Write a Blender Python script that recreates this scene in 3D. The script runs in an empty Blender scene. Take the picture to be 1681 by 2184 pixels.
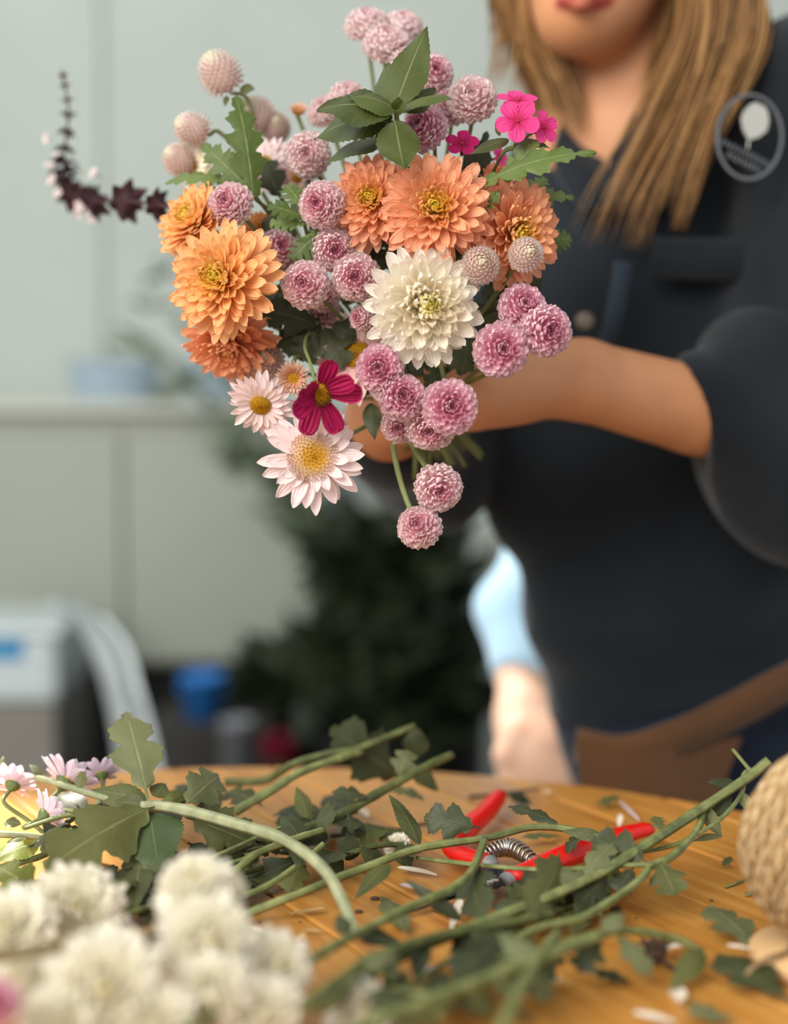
import bpy, math, random
import numpy as np
from mathutils import Vector, Matrix

random.seed(7)
SC = bpy.context.scene
COL = SC.collection
# ------------------------------------------------------------------ camera
F = 50.0 / 36.0 * 2184.0            # focal length in pixels
PITCH = math.radians(4.0)
CAMZ, TZ, H = 1.15, 0.85, 0.30      # camera height, table height
cam_d = bpy.data.cameras.new('camera'); cam = bpy.data.objects.new('camera', cam_d); COL.objects.link(cam)
cam.location = (0, 0, CAMZ); cam.rotation_euler = (math.pi / 2 - PITCH, 0, 0)
cam_d.sensor_fit = 'VERTICAL'; cam_d.sensor_height = 36; cam_d.lens = 50
cam_d.clip_start = 0.02
cam_d.dof.use_dof = True; cam_d.dof.focus_distance = 0.905; cam_d.dof.aperture_fstop = 1.9
SC.camera = cam
# ------------------------------------------------------------------ sky, lamps, exposure
world = bpy.data.worlds.new('daylight'); SC.world = world; world.use_nodes = True
bg = world.node_tree.nodes['Background']; bg.inputs[0].default_value = (0.95, 0.97, 1.0, 1); bg.inputs[1].default_value = 0.55


def lamp(name, kind, loc, aim, energy, color=(1, 1, 1), **kw):
    d = bpy.data.lights.new(name, kind); o = bpy.data.objects.new(name, d); COL.objects.link(o)
    d.energy = energy; d.color = color
    for k, v in kw.items(): setattr(d, k, v)
    o.location = loc
    o.rotation_euler = (Vector(aim) - Vector(loc)).to_track_quat('-Z', 'Y').to_euler()
    return o


lamp('window_daylight', 'AREA', (-1.5, -1.1, 2.5), (0.0, 1.0, 1.0), 92, (1.0, 0.955, 0.88), shape='RECTANGLE', size=2.2, size_y=1.8)
lamp('wall_daylight', 'AREA', (-1.6, 1.6, 3.6), (-0.5, 3.2, 1.6), 20, (0.93, 1.0, 0.97), shape='RECTANGLE', size=2.0, size_y=1.2)
lamp('sun_on_table', 'SPOT', (-1.5, 2.35, 2.7), (-0.345, 0.975, 0.86), 1000, (1.0, 0.95, 0.86), spot_size=math.radians(6), spot_blend=0.25, shadow_soft_size=0.02)
lamp('sun_on_sleeve', 'SPOT', (-0.6, 2.2, 2.5), (0.13, 1.46, 0.90), 170, (1.0, 0.95, 0.88), spot_size=math.radians(12), spot_blend=0.3, shadow_soft_size=0.02)
SC.view_settings.view_transform = 'Standard'; SC.view_settings.look = 'None'
SC.view_settings.gamma = 1; SC.view_settings.use_curve_mapping = False
SC.view_settings.exposure = 0.45
SC.cycles.use_denoising = True
SC.cycles.max_bounces = 7
SC.cycles.sample_clamp_indirect = 6.0

# ------------------------------------------------------------------ pixel -> place
CR = Vector((1, 0, 0)); CF = Vector((0, math.cos(PITCH), -math.sin(PITCH))); CU = Vector((0, math.sin(PITCH), math.cos(PITCH)))
C0 = Vector((0, 0, CAMZ))


def P(x, y, d):
    return C0 + CR * ((x - 840.5) / F * d) + CU * (-(y - 1092) / F * d) + CF * d


def T(x, y, h=0.0):                  # h in cm above the table top
    r = CR * ((x - 840.5) / F) + CU * (-(y - 1092) / F) + CF
    return C0 + r * ((TZ + h / 100 - CAMZ) / r.z)


def px2m(n, d): return n * d / F


def lin(h):
    h = h.lstrip('#'); v = [int(h[i:i + 2], 16) / 255 for i in (0, 2, 4)]
    return tuple((c / 12.92 if c <= 0.04045 else ((c + 0.055) / 1.055) ** 2.4) for c in v) + (1,)


# ------------------------------------------------------------------ object helpers
def tag(o, label=None, cat=None, group=None, kind=None):
    if label: o['label'] = label
    if cat: o['category'] = cat
    if group: o['group'] = group
    if kind: o['kind'] = kind
    return o


def empty(name, loc=(0, 0, 0), label=None, cat=None, group=None):
    o = bpy.data.objects.new(name, None); COL.objects.link(o); o.location = loc; o.empty_display_size = 0.02
    return tag(o, label, cat, group)


def link_mesh(name, me, mat, parent=None):
    o = bpy.data.objects.new(name, me); COL.objects.link(o)
    if mat and not me.materials: me.materials.append(mat)
    if parent: o.parent = parent
    return o


class MB:
    """collects verts / quads / uv / 'pv' attribute"""
    def __init__(s): s.v, s.f, s.a, s.n = [], [], [], 0

    def add(s, verts, faces, attr=None):
        verts = np.asarray(verts, float)
        s.v.append(verts)
        s.f.extend([tuple(i + s.n for i in q) for q in faces])
        if attr is None: attr = np.zeros((len(verts), 4))
        s.a.append(np.asarray(attr, float)); s.n += len(verts)

    def mesh(s, name, smooth=True, inv=None):
        me = bpy.data.meshes.new(name)
        v = np.concatenate(s.v)
        if inv is not None:
            m = np.array(inv); v = v @ m[:3, :3].T + m[:3, 3]
        me.from_pydata(v.tolist(), [], s.f)
        at = me.attributes.new('pv', 'FLOAT_COLOR', 'POINT')
        at.data.foreach_set('color', np.concatenate(s.a).astype(np.float32).ravel())
        if smooth: me.polygons.foreach_set('use_smooth', [True] * len(me.polygons))
        me.update(); return me

    def obj(s, name, mat, parent=None, smooth=True, world_pts=False):
        inv = parent.matrix_basis.inverted() if (parent and world_pts) else None
        return link_mesh(name, s.mesh(name, smooth, inv), mat, parent)


def grid_faces(nu, nv, wrap=False):
    f = []
    for j in range(nv - 1):
        for i in range(nu if wrap else nu - 1):
            k = (i + 1) % nu
            f.append((j * nu + i, j * nu + k, (j + 1) * nu + k, (j + 1) * nu + i))
    return f


def spline(pts, n):
    p = np.array([list(q) for q in pts], float)
    if len(p) == 2: return p[0] + (p[1] - p[0]) * np.linspace(0, 1, n)[:, None]
    q = np.vstack([2 * p[0] - p[1], p, 2 * p[-1] - p[-2]])
    out = []
    for s in np.linspace(0, len(p) - 1 - 1e-9, n):
        i = int(s); t = s - i; a, b, c, d = q[i], q[i + 1], q[i + 2], q[i + 3]
        out.append(0.5 * (2 * b + (c - a) * t + (2 * a - 5 * b + 4 * c - d) * t * t + (3 * b - a - 3 * c + d) * t ** 3))
    return np.array(out)


def tube(mb, pts, r0, r1=None, n=24, sides=7, rand=0.5, rf=0.0, rfun=None, cap=True, flat=1.0):
    r1 = r0 if r1 is None else r1
    c = spline(pts, n); t = np.gradient(c, axis=0); t /= np.linalg.norm(t, axis=1)[:, None] + 1e-12
    ref = np.array([0.0, 0, 1]) if abs(t[0][2]) < 0.9 else np.array([1.0, 0, 0])
    vs, at = [], []
    u = np.cross(t[0], ref); u /= np.linalg.norm(u)
    for i in range(n):
        u = u - t[i] * np.dot(u, t[i]); u /= np.linalg.norm(u) + 1e-12
        w = np.cross(t[i], u); f = i / (n - 1)
        r = r0 + (r1 - r0) * f
        if rfun: r *= rfun(f)
        for k in range(sides):
            a = 2 * math.pi * k / sides
            vs.append(c[i] + u * (r * math.cos(a)) + w * (r * flat * math.sin(a))); at.append((rf, f, rand, k / sides))
    fc = grid_faces(sides, n, True)
    if cap:
        fc.append(tuple(range(sides))[::-1]); fc.append(tuple((n - 1) * sides + k for k in range(sides)))
    mb.add(vs, fc, at)


def box(mb, c, s, rot=None, rand=0.5):
    v = [(sx * s[0] / 2, sy * s[1] / 2, sz * s[2] / 2) for sz in (-1, 1) for sy in (-1, 1) for sx in (-1, 1)]
    v = [Vector(q) for q in v]
    if rot: v = [rot @ q for q in v]
    mb.add([q + Vector(c) for q in v], [(0, 2, 3, 1), (4, 5, 7, 6), (0, 1, 5, 4), (2, 6, 7, 3), (0, 4, 6, 2), (1, 3, 7, 5)], [(0, 0, rand, 0)] * 8)


def lathe(mb, prof, n=32, loc=(0, 0, 0), rand=0.5):
    vs, at = [], []
    for j, (r, z) in enumerate(prof):
        for i in range(n):
            a = 2 * math.pi * i / n; q = j / max(1, len(prof) - 1)
            vs.append((loc[0] + r * math.cos(a), loc[1] + r * math.sin(a), loc[2] + z)); at.append((q, q, rand, i / n))
    mb.add(vs, grid_faces(n, len(prof), True), at)


def bevel(o, w, seg=2):
    m = o.modifiers.new('bevel', 'BEVEL'); m.width = w; m.segments = seg; m.limit_method = 'ANGLE'
    return o


# ------------------------------------------------------------------ materials
class NT:
    def __init__(s, name):
        s.m = bpy.data.materials.new(name); s.m.use_nodes = True; s.t = s.m.node_tree; s.n = s.t.nodes
        s.b = s.n['Principled BSDF']; s.out = s.n['Material Output']

    def new(s, t, **kw):
        o = s.n.new(t)
        for k, v in kw.items():
            if k.startswith('i_'): o.inputs[k[2:].replace('_', ' ')].default_value = v
            else: setattr(o, k, v)
        return o

    def l(s, a, b): s.t.links.new(a, b)

    def ramp(s, src, stops, interp='LINEAR'):
        r = s.n.new('ShaderNodeValToRGB'); r.color_ramp.interpolation = interp
        e = r.color_ramp.elements
        while len(e) < len(stops): e.new(0.5)
        for q, (p, c) in zip(e, stops):
            q.position = p; q.color = lin(c) if isinstance(c, str) else (c, c, c, 1)
        s.l(src, r.inputs[0]); return r.outputs[0]

    def math(s, op, a, b=None):
        o = s.n.new('ShaderNodeMath'); o.operation = op
        for i, v in enumerate((a, b)):
            if v is None: continue
            if isinstance(v, (int, float)): o.inputs[i].default_value = v
            else: s.l(v, o.inputs[i])
        return o.outputs[0]

    def mix(s, fac, a, b, mode='MIX'):
        o = s.n.new('ShaderNodeMix'); o.data_type = 'RGBA'; o.blend_type = mode
        for i, v in ((0, fac), (6, a), (7, b)):
            if isinstance(v, (int, float)) and i == 0: o.inputs[0].default_value = v
            elif isinstance(v, str): o.inputs[i].default_value = lin(v)
            elif isinstance(v, tuple): o.inputs[i].default_value = v
            else: s.l(v, o.inputs[i])
        return o.outputs[2]

    def noise(s, scale, detail=3, vec=None, rough=0.5):
        o = s.n.new('ShaderNodeTexNoise'); o.inputs['Scale'].default_value = scale; o.inputs['Detail'].default_value = detail
        o.inputs['Roughness'].default_value = rough
        if vec is not None: s.l(vec, o.inputs['Vector'])
        return o.outputs[0]

    def coord(s, scale=(1, 1, 1), rot=(0, 0, 0), kind='Object'):
        c = s.n.new('ShaderNodeTexCoord'); m = s.n.new('ShaderNodeMapping')
        m.inputs['Scale'].default_value = scale; m.inputs['Rotation'].default_value = rot
        s.l(c.outputs[kind], m.inputs[0]); return m.outputs[0]

    def pv(s):
        a = s.n.new('ShaderNodeAttribute'); a.attribute_name = 'pv'
        q = s.n.new('ShaderNodeSeparateColor'); s.l(a.outputs['Color'], q.inputs[0])
        return q.outputs[0], q.outputs[1], q.outputs[2], a.outputs['Alpha']

    def bump(s, h, strength=0.3, dist=0.001):
        o = s.n.new('ShaderNodeBump'); o.inputs['Strength'].default_value = strength; o.inputs['Distance'].default_value = dist
        s.l(h, o.inputs['Height']); s.l(o.outputs[0], s.b.inputs['Normal']); return o.outputs[0]

    def color(s, c):
        if isinstance(c, str): s.b.inputs['Base Color'].default_value = lin(c)
        else: s.l(c, s.b.inputs['Base Color'])

    def translucent(s, c, fac):
        t = s.n.new('ShaderNodeBsdfTranslucent')
        if isinstance(c, str): t.inputs[0].default_value = lin(c)
        else: s.l(c, t.inputs[0])
        x = s.n.new('ShaderNodeMixShader'); x.inputs[0].default_value = fac
        s.l(s.b.outputs[0], x.inputs[1]); s.l(t.outputs[0], x.inputs[2]); s.l(x.outputs[0], s.out.inputs[0])


def rough(nt, r, spec=0.3):
    nt.b.inputs['Roughness'].default_value = r; nt.b.inputs['Specular IOR Level'].default_value = spec


def plain(name, c, r=0.6, metal=0, noise=0.0, nscale=30, spec=0.4, bump=0.0):
    m = NT(name); rough(m, r, spec); m.b.inputs['Metallic'].default_value = metal
    if noise or bump:
        nz = m.noise(nscale, 4, m.coord())
        if noise:
            v = m.ramp(nz, [(0.25, 1 - noise), (0.75, 1 + noise * 0.3)]); m.color(m.mix(1.0, c, v, 'MULTIPLY'))
        else: m.color(c)
        if bump: m.bump(nz, bump, 0.002)
    else: m.color(c)
    return m.m


def petal_mat(name, stops, tipc=None, tipfac=0.35, var=0.08, trans=0.34, stripe=0.25, basec=None):
    m = NT(name); rough(m, 0.55, 0.25)
    rf, t, rnd, u = m.pv()
    c = m.ramp(rf, stops)
    if basec:
        k = m.ramp(t, [(0.0, 1.0), (0.55, 0.0)]); c = m.mix(k, c, basec)
    if tipc:
        k = m.math('MULTIPLY', m.ramp(t, [(0.35, 0.0), (1.0, tipfac)]), m.ramp(rf, [(0.12, 0.15), (0.5, 1.0)])); c = m.mix(k, c, tipc)
    v = m.ramp(rnd, [(0, 1 - var), (1, 1.0)]); c = m.mix(1.0, c, v, 'MULTIPLY')
    s = m.math('SINE', m.math('MULTIPLY', u, 26.0))
    sv = m.ramp(s, [(0.0, 1 - 0.10 * stripe * 2), (1.0, 1.0)]); c = m.mix(1.0, c, sv, 'MULTIPLY')
    m.color(c); m.translucent(c, trans)
    bn = m.bump(s, stripe, 0.0006)
    return m.m


def leaf_mat(name, dark, light, vein, trans=0.25, spot=None, veinfac=0.6, nveins=7):
    m = NT(name); rough(m, 0.5, 0.35)
    rf, t, rnd, u = m.pv()
    uu = m.math('ABSOLUTE', m.math('SUBTRACT', m.math('MULTIPLY', u, 2.0), 1.0))
    nz = m.noise(55, 4, m.coord())
    k = m.math('ADD', m.math('MULTIPLY', rnd, 0.6), m.math('MULTIPLY', nz, 0.45))
    c = m.mix(m.ramp(k, [(0.1, 0.0), (0.85, 1.0)]), dark, light)
    if spot:
        sp = m.ramp(m.noise(38, 2, m.coord()), [(0.60, 0.0), (0.68, 1.0)]); c = m.mix(sp, c, spot)
    mid = m.ramp(uu, [(0.0, 1.0), (0.03, 0.9), (0.055, 0.0)])
    sw = m.math('SUBTRACT', t, m.math('MULTIPLY', uu, 0.16))
    sd = m.math('ABSOLUTE', m.math('SINE', m.math('MULTIPLY', sw, math.pi * nveins)))
    side = m.ramp(sd, [(0.0, 0.55), (0.09, 0.0)])
    vv = m.math('MAXIMUM', mid, side)
    c2 = m.mix(m.math('MULTIPLY', vv, veinfac), c, vein)
    m.color(c2); m.translucent(c2, trans)
    m.bump(m.math('SUBTRACT', m.math('MULTIPLY', nz, 0.5), vv), 0.5, 0.0008)
    return m.m


def stem_mat(name, a, b, streak=0.5):
    m = NT(name); rough(m, 0.5, 0.35)
    rf, t, rnd, u = m.pv()
    s = m.math('SINE', m.math('MULTIPLY', u, 31.4))
    nz = m.noise(90, 3, m.coord((1, 1, 1)))
    c = m.mix(m.ramp(nz, [(0.35, 0.0), (0.7, 1.0)]), a, b)
    m.color(c); m.bump(m.math('ADD', s, nz), 0.35, 0.0006)
    return m.m


MAT = {}
MAT['peach'] = petal_mat('peach petals', [(0.0, '#d6cc50'), (0.10, '#ffe04e'), (0.30, '#ffcf66'), (0.55, '#fdb97e'), (1.0, '#f8a888')], '#fdcca4', 0.5, basec='#ffc060')
MAT['apricot'] = petal_mat('apricot petals', [(0.0, '#c6c85c'), (0.10, '#ffe45c'), (0.30, '#ffd568'), (0.55, '#ffc678'), (1.0, '#fcb880')], '#ffd8a0', 0.5, basec='#ffca62')
MAT['orange'] = petal_mat('orange petals', [(0.0, '#f0ac50'), (0.3, '#ffba84'), (1.0, '#ffb084')], '#ffcaa4', 0.5)
MAT['cream'] = petal_mat('cream petals', [(0.0, '#c0c040'), (0.10, '#ece060'), (0.28, '#fbec9c'), (0.5, '#fff2d2'), (1.0, '#fff8ea')], '#fffaf0', 0.4, var=0.05)
MAT['white'] = petal_mat('white petals', [(0.0, '#e6d468'), (0.12, '#fbeeb0'), (0.3, '#fff8e0'), (1.0, '#fffbec')], '#fffdf4', 0.4, var=0.04)
MAT['button'] = petal_mat('rose petals', [(0.0, '#8e1c4a'), (0.12, '#b84474'), (0.28, '#e28ea8'), (0.40, '#f8ced4'), (0.6, '#fad6da'), (1.0, '#fbdcde')], '#fff2f0', 0.7, basec='#eeaab8')
MAT['button_pale'] = petal_mat('pale rose petals', [(0.0, '#c25a80'), (0.1, '#e09ab0'), (0.3, '#fadede'), (1.0, '#fde6e2')], '#fff4f0', 0.7, basec='#f0c0ca')
MAT['button_magenta'] = petal_mat('magenta petals', [(0.0, '#6e0f3c'), (0.15, '#9e2a64'), (0.32, '#d8789c'), (0.46, '#f3b2c6'), (0.7, '#f8c8d6'), (1.0, '#fad4dd')], '#ffeef0', 0.65, basec='#e694ae')
MAT['amaranth'] = petal_mat('amaranth bracts', [(0.0, '#f6f0d4'), (0.2, '#fdeee6'), (1.0, '#f6ded6')], '#fffcf4', 0.8, basec='#d4a69a')
MAT['daisy'] = petal_mat('daisy petals', [(0.0, '#fff0ec'), (0.5, '#ffeae8'), (1.0, '#fde0e2')], '#fff2f0', 0.5, stripe=0.3)
MAT['daisy_blush'] = petal_mat('blush petals', [(0.0, '#fad0c8'), (1.0, '#f8d0cc')], '#fde4de', 0.5)
MAT['lilac'] = petal_mat('lilac petals', [(0.0, '#eddfea'), (1.0, '#e9d6e6')], '#f3e8f0', 0.5, trans=0.35)
MAT['floret'] = petal_mat('disc florets', [(0.0, '#d0940f'), (0.20, '#eab430'), (0.34, '#fbdca4'), (0.7, '#ffe6cc'), (1.0, '#ffe0d4')], '#fff0dc', 0.5)
MAT['yellow_disc'] = petal_mat('yellow disc', [(0.0, '#b9860f'), (0.4, '#d9a31c'), (1.0, '#e9bd3a')], '#efcf60', 0.5)
MAT['bud_petal'] = petal_mat('bronze petals', [(0.0, '#d99a70'), (1.0, '#dca88c')], '#f1d3c0', 0.8)
MAT['cosmos'] = petal_mat('cosmos petals', [(0.0, '#a50f4c'), (1.0, '#a8104f')], '#b81a5c', 0.4, stripe=0.8, trans=0.15)
MAT['phlox'] = petal_mat('phlox petals', [(0.0, '#ee3f8e'), (1.0, '#ee4590')], '#f25a9c', 0.4, basec='#c4104e')
MAT['phlox_dark'] = petal_mat('phlox dark petals', [(0.0, '#c8146a'), (1.0, '#cc1a6e')], '#d62a7a', 0.4, basec='#8a0838')
MAT['basil_flower'] = petal_mat('basil blossoms', [(0.0, '#e9d2d4'), (1.0, '#ecdcdc')], '#f2e6e2', 0.5)
MAT['calyx_dark'] = petal_mat('dark calyx', [(0.0, '#4c343a'), (1.0, '#543e44')], '#665054', 0.4, trans=0.05)
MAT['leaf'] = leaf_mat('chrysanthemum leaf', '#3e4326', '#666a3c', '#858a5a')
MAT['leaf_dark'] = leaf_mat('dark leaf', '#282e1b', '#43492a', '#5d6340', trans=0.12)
MAT['leaf_grey'] = leaf_mat('grey green leaf', '#565c3c', '#7b8057', '#9ba078')
MAT['leaf_sunlit'] = leaf_mat('sunlit leaf', '#525f26', '#83923e', '#b0b76c', trans=0.4)  # brighter green puts sunlight on the left-edge leaves into their colour
MAT['leaf_basil'] = leaf_mat('basil leaf', '#2b3414', '#4a541f', '#868b55', trans=0.13, veinfac=0.55, nveins=6)
MAT['leaf_spot'] = leaf_mat('blemished leaf', '#2e3a22', '#46552e', '#5f6f45', spot='#7a3a1e')
MAT['leaf_geranium'] = leaf_mat('geranium leaf', '#3c4c1e', '#6c7f3c', '#94a064', trans=0.2, nveins=8)
MAT['stem'] = stem_mat('green stem', '#5f683c', '#8a9059')
MAT['stem_dark'] = stem_mat('dark stem', '#434a29', '#676d3c')
MAT['stem_pale'] = stem_mat('pale stem', '#858c68', '#a5a682')
MAT['stem_brown'] = stem_mat('brown stem', '#6d5a40', '#8d8458')
MAT['twig'] = stem_mat('dark twig', '#3a2a20', '#5a4434')
MAT['calyx'] = stem_mat('calyx green', '#4c5c30', '#73824a')
# ------------------------------------------------------------------ flower geometry (radius 1, facing +Z)
def petal(mb, az, r0, z0, L, W, elev, curl, cup, base=0.35, peak=0.62, tip=0.5, rf=0.5, rand=0.5, nv=6, nu=4, twist=0.0, notch=0.0, wave=0.0):
    t = 1 - (1 - np.linspace(0, 1, nv + 1)) ** 1.6
    k = np.where(t < peak, base + (1 - base) * np.sin(np.pi / 2 * np.clip(t / peak, 0, 1)), np.clip(1 - ((t - peak) / (1 - peak)) ** 2, 0, 1) ** tip)
    w = np.maximum(W / 2 * k, W * 0.03)
    ang = elev + curl * t
    ds = np.diff(t) * L
    r = r0 + np.concatenate([[0], np.cumsum(np.cos((ang[1:] + ang[:-1]) / 2) * ds)])
    z = z0 + np.concatenate([[0], np.cumsum(np.sin((ang[1:] + ang[:-1]) / 2) * ds)])
    u = np.linspace(-1, 1, nu + 1)
    U, R = np.meshgrid(u, r); _, Z = np.meshgrid(u, z); _, WW = np.meshgrid(u, w); _, A = np.meshgrid(u, ang); _, TT = np.meshgrid(u, t)
    off = cup * W * (U ** 2) * np.minimum(1, TT * 2.5) + twist * W * U * TT + wave * W * np.sin(U * 5 + TT * 6)
    rr = R - np.sin(A) * off - notch * L * np.cos(U * np.pi * 3) * (TT ** 6)
    zz = Z + np.cos(A) * off
    xx = U * WW
    ca, sa = math.cos(az), math.sin(az)
    v = np.stack([rr * ca - xx * sa, rr * sa + xx * ca, zz], -1).reshape(-1, 3)
    at = np.stack([np.full_like(U, rf), TT, np.full_like(U, rand), U * 0.5 + 0.5], -1).reshape(-1, 4)
    mb.add(v, grid_faces(nu + 1, nv + 1), at)


R_ = random.uniform


def ring(mb, n, r0, z0, L, W, elev, curl, cup, jit=1.0, ph=None, **kw):
    ph = R_(0, 6.28) if ph is None else ph
    for i in range(n):
        petal(mb, ph + 6.2832 * (i + R_(-.28, .28) * jit) / n, r0, z0 + R_(-.02, .02) * jit, L * (1 + R_(-.1, .08) * jit), W * R_(.88, 1.1),
              math.radians(elev + R_(-7, 7) * jit), math.radians(curl + R_(-14, 14) * jit), cup * R_(.7, 1.3), rand=random.random(), twist=R_(-.12, .12) * jit, **kw)


def fibs(n, lo=0.0, hi=1.0):
    g = math.pi * (3 - math.sqrt(5))
    for i in range(n):
        c = 1 - (lo + (hi - lo) * (i + 0.5) / n) * 2
        yield math.acos(max(-1, min(1, c))), i * g, i / n


def calyx_mesh():
    mb = MB(); lathe(mb, [(0.0, -0.42), (0.05, -0.42), (0.07, -0.34), (0.16, -0.26), (0.26, -0.16), (0.30, -0.06), (0.0, -0.04)], 14)
    for k in range(12): petal(mb, k * .5236, .2, -.2, .2, .12, math.radians(40), .4, .2, rand=random.random(), nv=3, nu=2, tip=1)
    return mb.mesh('calyx')


def mum_mesh(kind):
    o, c = MB(), MB()
    if kind in ('peach', 'apricot', 'orange'):
        spec = [(20, .10, -.08, .93, .235, -14, 14, .10, 1.0), (21, .10, -.05, .92, .235, -4, 14, .14, .98), (21, .10, -.02, .88, .23, 6, 14, .14, .93), (20, .10, 0, .80, .22, 16, 16, .18, .85),
                (19, .09, .03, .70, .20, 26, 16, .22, .72), (17, .08, .06, .59, .185, 36, 16, .28, .6), (15, .07, .08, .47, .175, 46, 18, .34, .45)]
        cs = [(14, .08, .16, .36, .13, 48, 18, .4, .28), (12, .06, .20, .29, .115, 57, 18, .4, .2), (10, .04, .24, .22, .10, 68, 20, .4, .1), (8, .02, .26, .15, .085, 80, 20, .4, .02)]
        pk = dict(base=.34, peak=.66, tip=.5)
    else:
        spec = [(21, .1, -.10, .92, .27, -14, 20, .12, 1.0), (22, .1, -.06, .88, .27, -2, 24, .16, .95), (22, .1, -.02, .80, .25, 8, 28, .2, .85),
                (19, .1, .02, .71, .255, 18, 30, .26, .75), (18, .09, .06, .61, .225, 28, 32, .32, .64), (17, .08, .10, .50, .17, 38, 36, .4, .52), (16, .07, .13, .40, .14, 48, 40, .5, .42)]
        cs = [(16, .07, .20, .32, .12, 50, 36, .5, .26), (14, .06, .24, .25, .10, 58, 36, .5, .18), (12, .04, .27, .19, .085, 68, 36, .5, .1), (9, .02, .29, .14, .07, 80, 30, .5, .0)]
        pk = dict(base=.4, peak=.62, tip=.5)
    for (n, r0, z0, L, W, e, cu, cp, rf) in spec: ring(o, n, r0, z0, L, W, e, cu, cp, rf=rf, **pk)
    for (n, r0, z0, L, W, e, cu, cp, rf) in cs: ring(c, n, r0, z0, L, W, e, cu, cp, rf=rf, nv=5, nu=3, **pk)
    return o.mesh('petals'), c.mesh('inner_petals')


def button_mesh(nr=8, eye=0.3, open_=0.0):
    o, c = MB(), MB()
    for i in range(nr):
        f = i / (nr - 1); th = math.radians(104 - (104 - 22) * f)     # polar angle from the axis
        n = max(6, int(19 * math.sin(th) + 2)); el = 90 - math.degrees(th)
        rr = .58
        ring(o, n, rr * math.sin(th), rr * math.cos(th) * .78 - .05, .45, .37 - .12 * f, el * .9 - 8, 34 + open_, .34, rf=1 - .72 * f, base=.42, peak=.62, tip=.46, nv=6, nu=4)
    for (n, r0, z0, L, W, e, cu) in [(10, .15, .40, .30, .16, 50, 30), (8, .09, .38, .26, .13, 62, 26), (6, .03, .36, .22, .10, 78, 14)]:
        ring(c, n, r0, z0, L, W, e, cu, .4, rf=eye * (r0 / .14), nv=4, nu=3, base=.4, peak=.6)
    lathe(c, [(0, .43), (.2, .40), (.40, .26), (.50, .02), (.3, -.2)], 16)
    return o.mesh('petals'), c.mesh('inner_petals')


def amaranth_mesh():
    o = MB()
    for th, az, f in fibs(170, 0.0, 0.93):
        el = 90 - math.degrees(th)
        petal(o, az, .70 * math.sin(th), .82 * math.cos(th), .36, .24, math.radians(el + 26 - 10 * f), math.radians(12), .35, base=.5, peak=.4, tip=.85, rf=f, rand=random.random(), nv=4, nu=2)
    core = MB(); lathe(core, [(0.01, .82), (.35, .74), (.6, .5), (.74, .1), (.68, -.4), (.4, -.72), (.1, -.84), (0.0, -.84)], 16)
    return o.mesh('bracts'), core.mesh('core')


def daisy_mesh(anemone=True, n1=15, W=.25, lift=0, rd=None):
    o, c = MB(), MB()
    ring(o, n1, .2, -.05, .82, W, -4 + lift, -6, .12, rf=1, base=.4, peak=.6, tip=.75, nv=7)
    ring(o, n1 - 1, .2, 0, .72, W, 6 + lift, -4, .14, rf=.6, base=.4, peak=.6, tip=.75, nv=7)
    ring(o, n1 - 2, .2, .02, .52, W * .8, 16 + lift, 0, .16, rf=.3, base=.4, peak=.6, tip=.75, nv=7)
    rd = rd or (.46 if anemone else .30)
    lathe(c, [(0.0, .12), (rd * .5, .11), (rd * .85, .06), (rd, -.02), (rd * .8, -.08)], 20)
    for th, az, f in fibs(240 if anemone else 140, 0, .5):
        q = math.sin(th)
        petal(c, az, rd * q * .95, .12 * math.cos(th) - .01, .13 if anemone and q > .42 else .07, .05 if anemone and q > .42 else .045, math.radians(86 - 45 * q), math.radians(20), .6, rf=q, rand=random.random(), nv=2, nu=2, base=.7, peak=.6)
    return o.mesh('petals'), c.mesh('flower_center')


def oneparts():
    # single broad petals for cosmos and phlox
    mb = MB(); petal(mb, 0, .12, 0, .9, .48, .05, -.15, .10, base=.22, peak=.74, tip=.32, rf=.5, nv=10, nu=12, notch=.035, wave=.03); a = mb.mesh('petal')
    mb = MB(); petal(mb, 0, .04, 0, .94, .76, .12, -.2, .05, base=.14, peak=.66, tip=.5, rf=.5, nv=8, nu=8, wave=.02); b = mb.mesh('petal')
    mb = MB(); petal(mb, 0, .12, 0, .85, .30, .2, .5, .25, base=.3, peak=.66, tip=.5, rf=.8, nv=8, nu=6); c = mb.mesh('petal')
    return a, b, c


ME = {}
ME['calyx'] = calyx_mesh()
for k in ('peach', 'apricot', 'orange'): ME[k] = mum_mesh(k)
ME['peach2'] = mum_mesh('peach')
for k in ('cream', 'white', 'white2'): ME[k] = mum_mesh('white')
ME['button'], ME['button2'], ME['button3'] = button_mesh(), button_mesh(8, .4), button_mesh(7, .5, -14)
ME['amaranth'] = amaranth_mesh()
ME['daisy'] = daisy_mesh(); ME['daisy2'] = daisy_mesh(False, 20, .22); ME['daisy5'] = daisy_mesh(False, 26, .15, 34, .58); ME['daisy3'] = daisy_mesh(False, 13, .30); ME['daisy4'] = daisy_mesh(False, 12, .34, 22)
ME['cosmos_petal'], ME['phlox_petal'], _ = oneparts()

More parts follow.
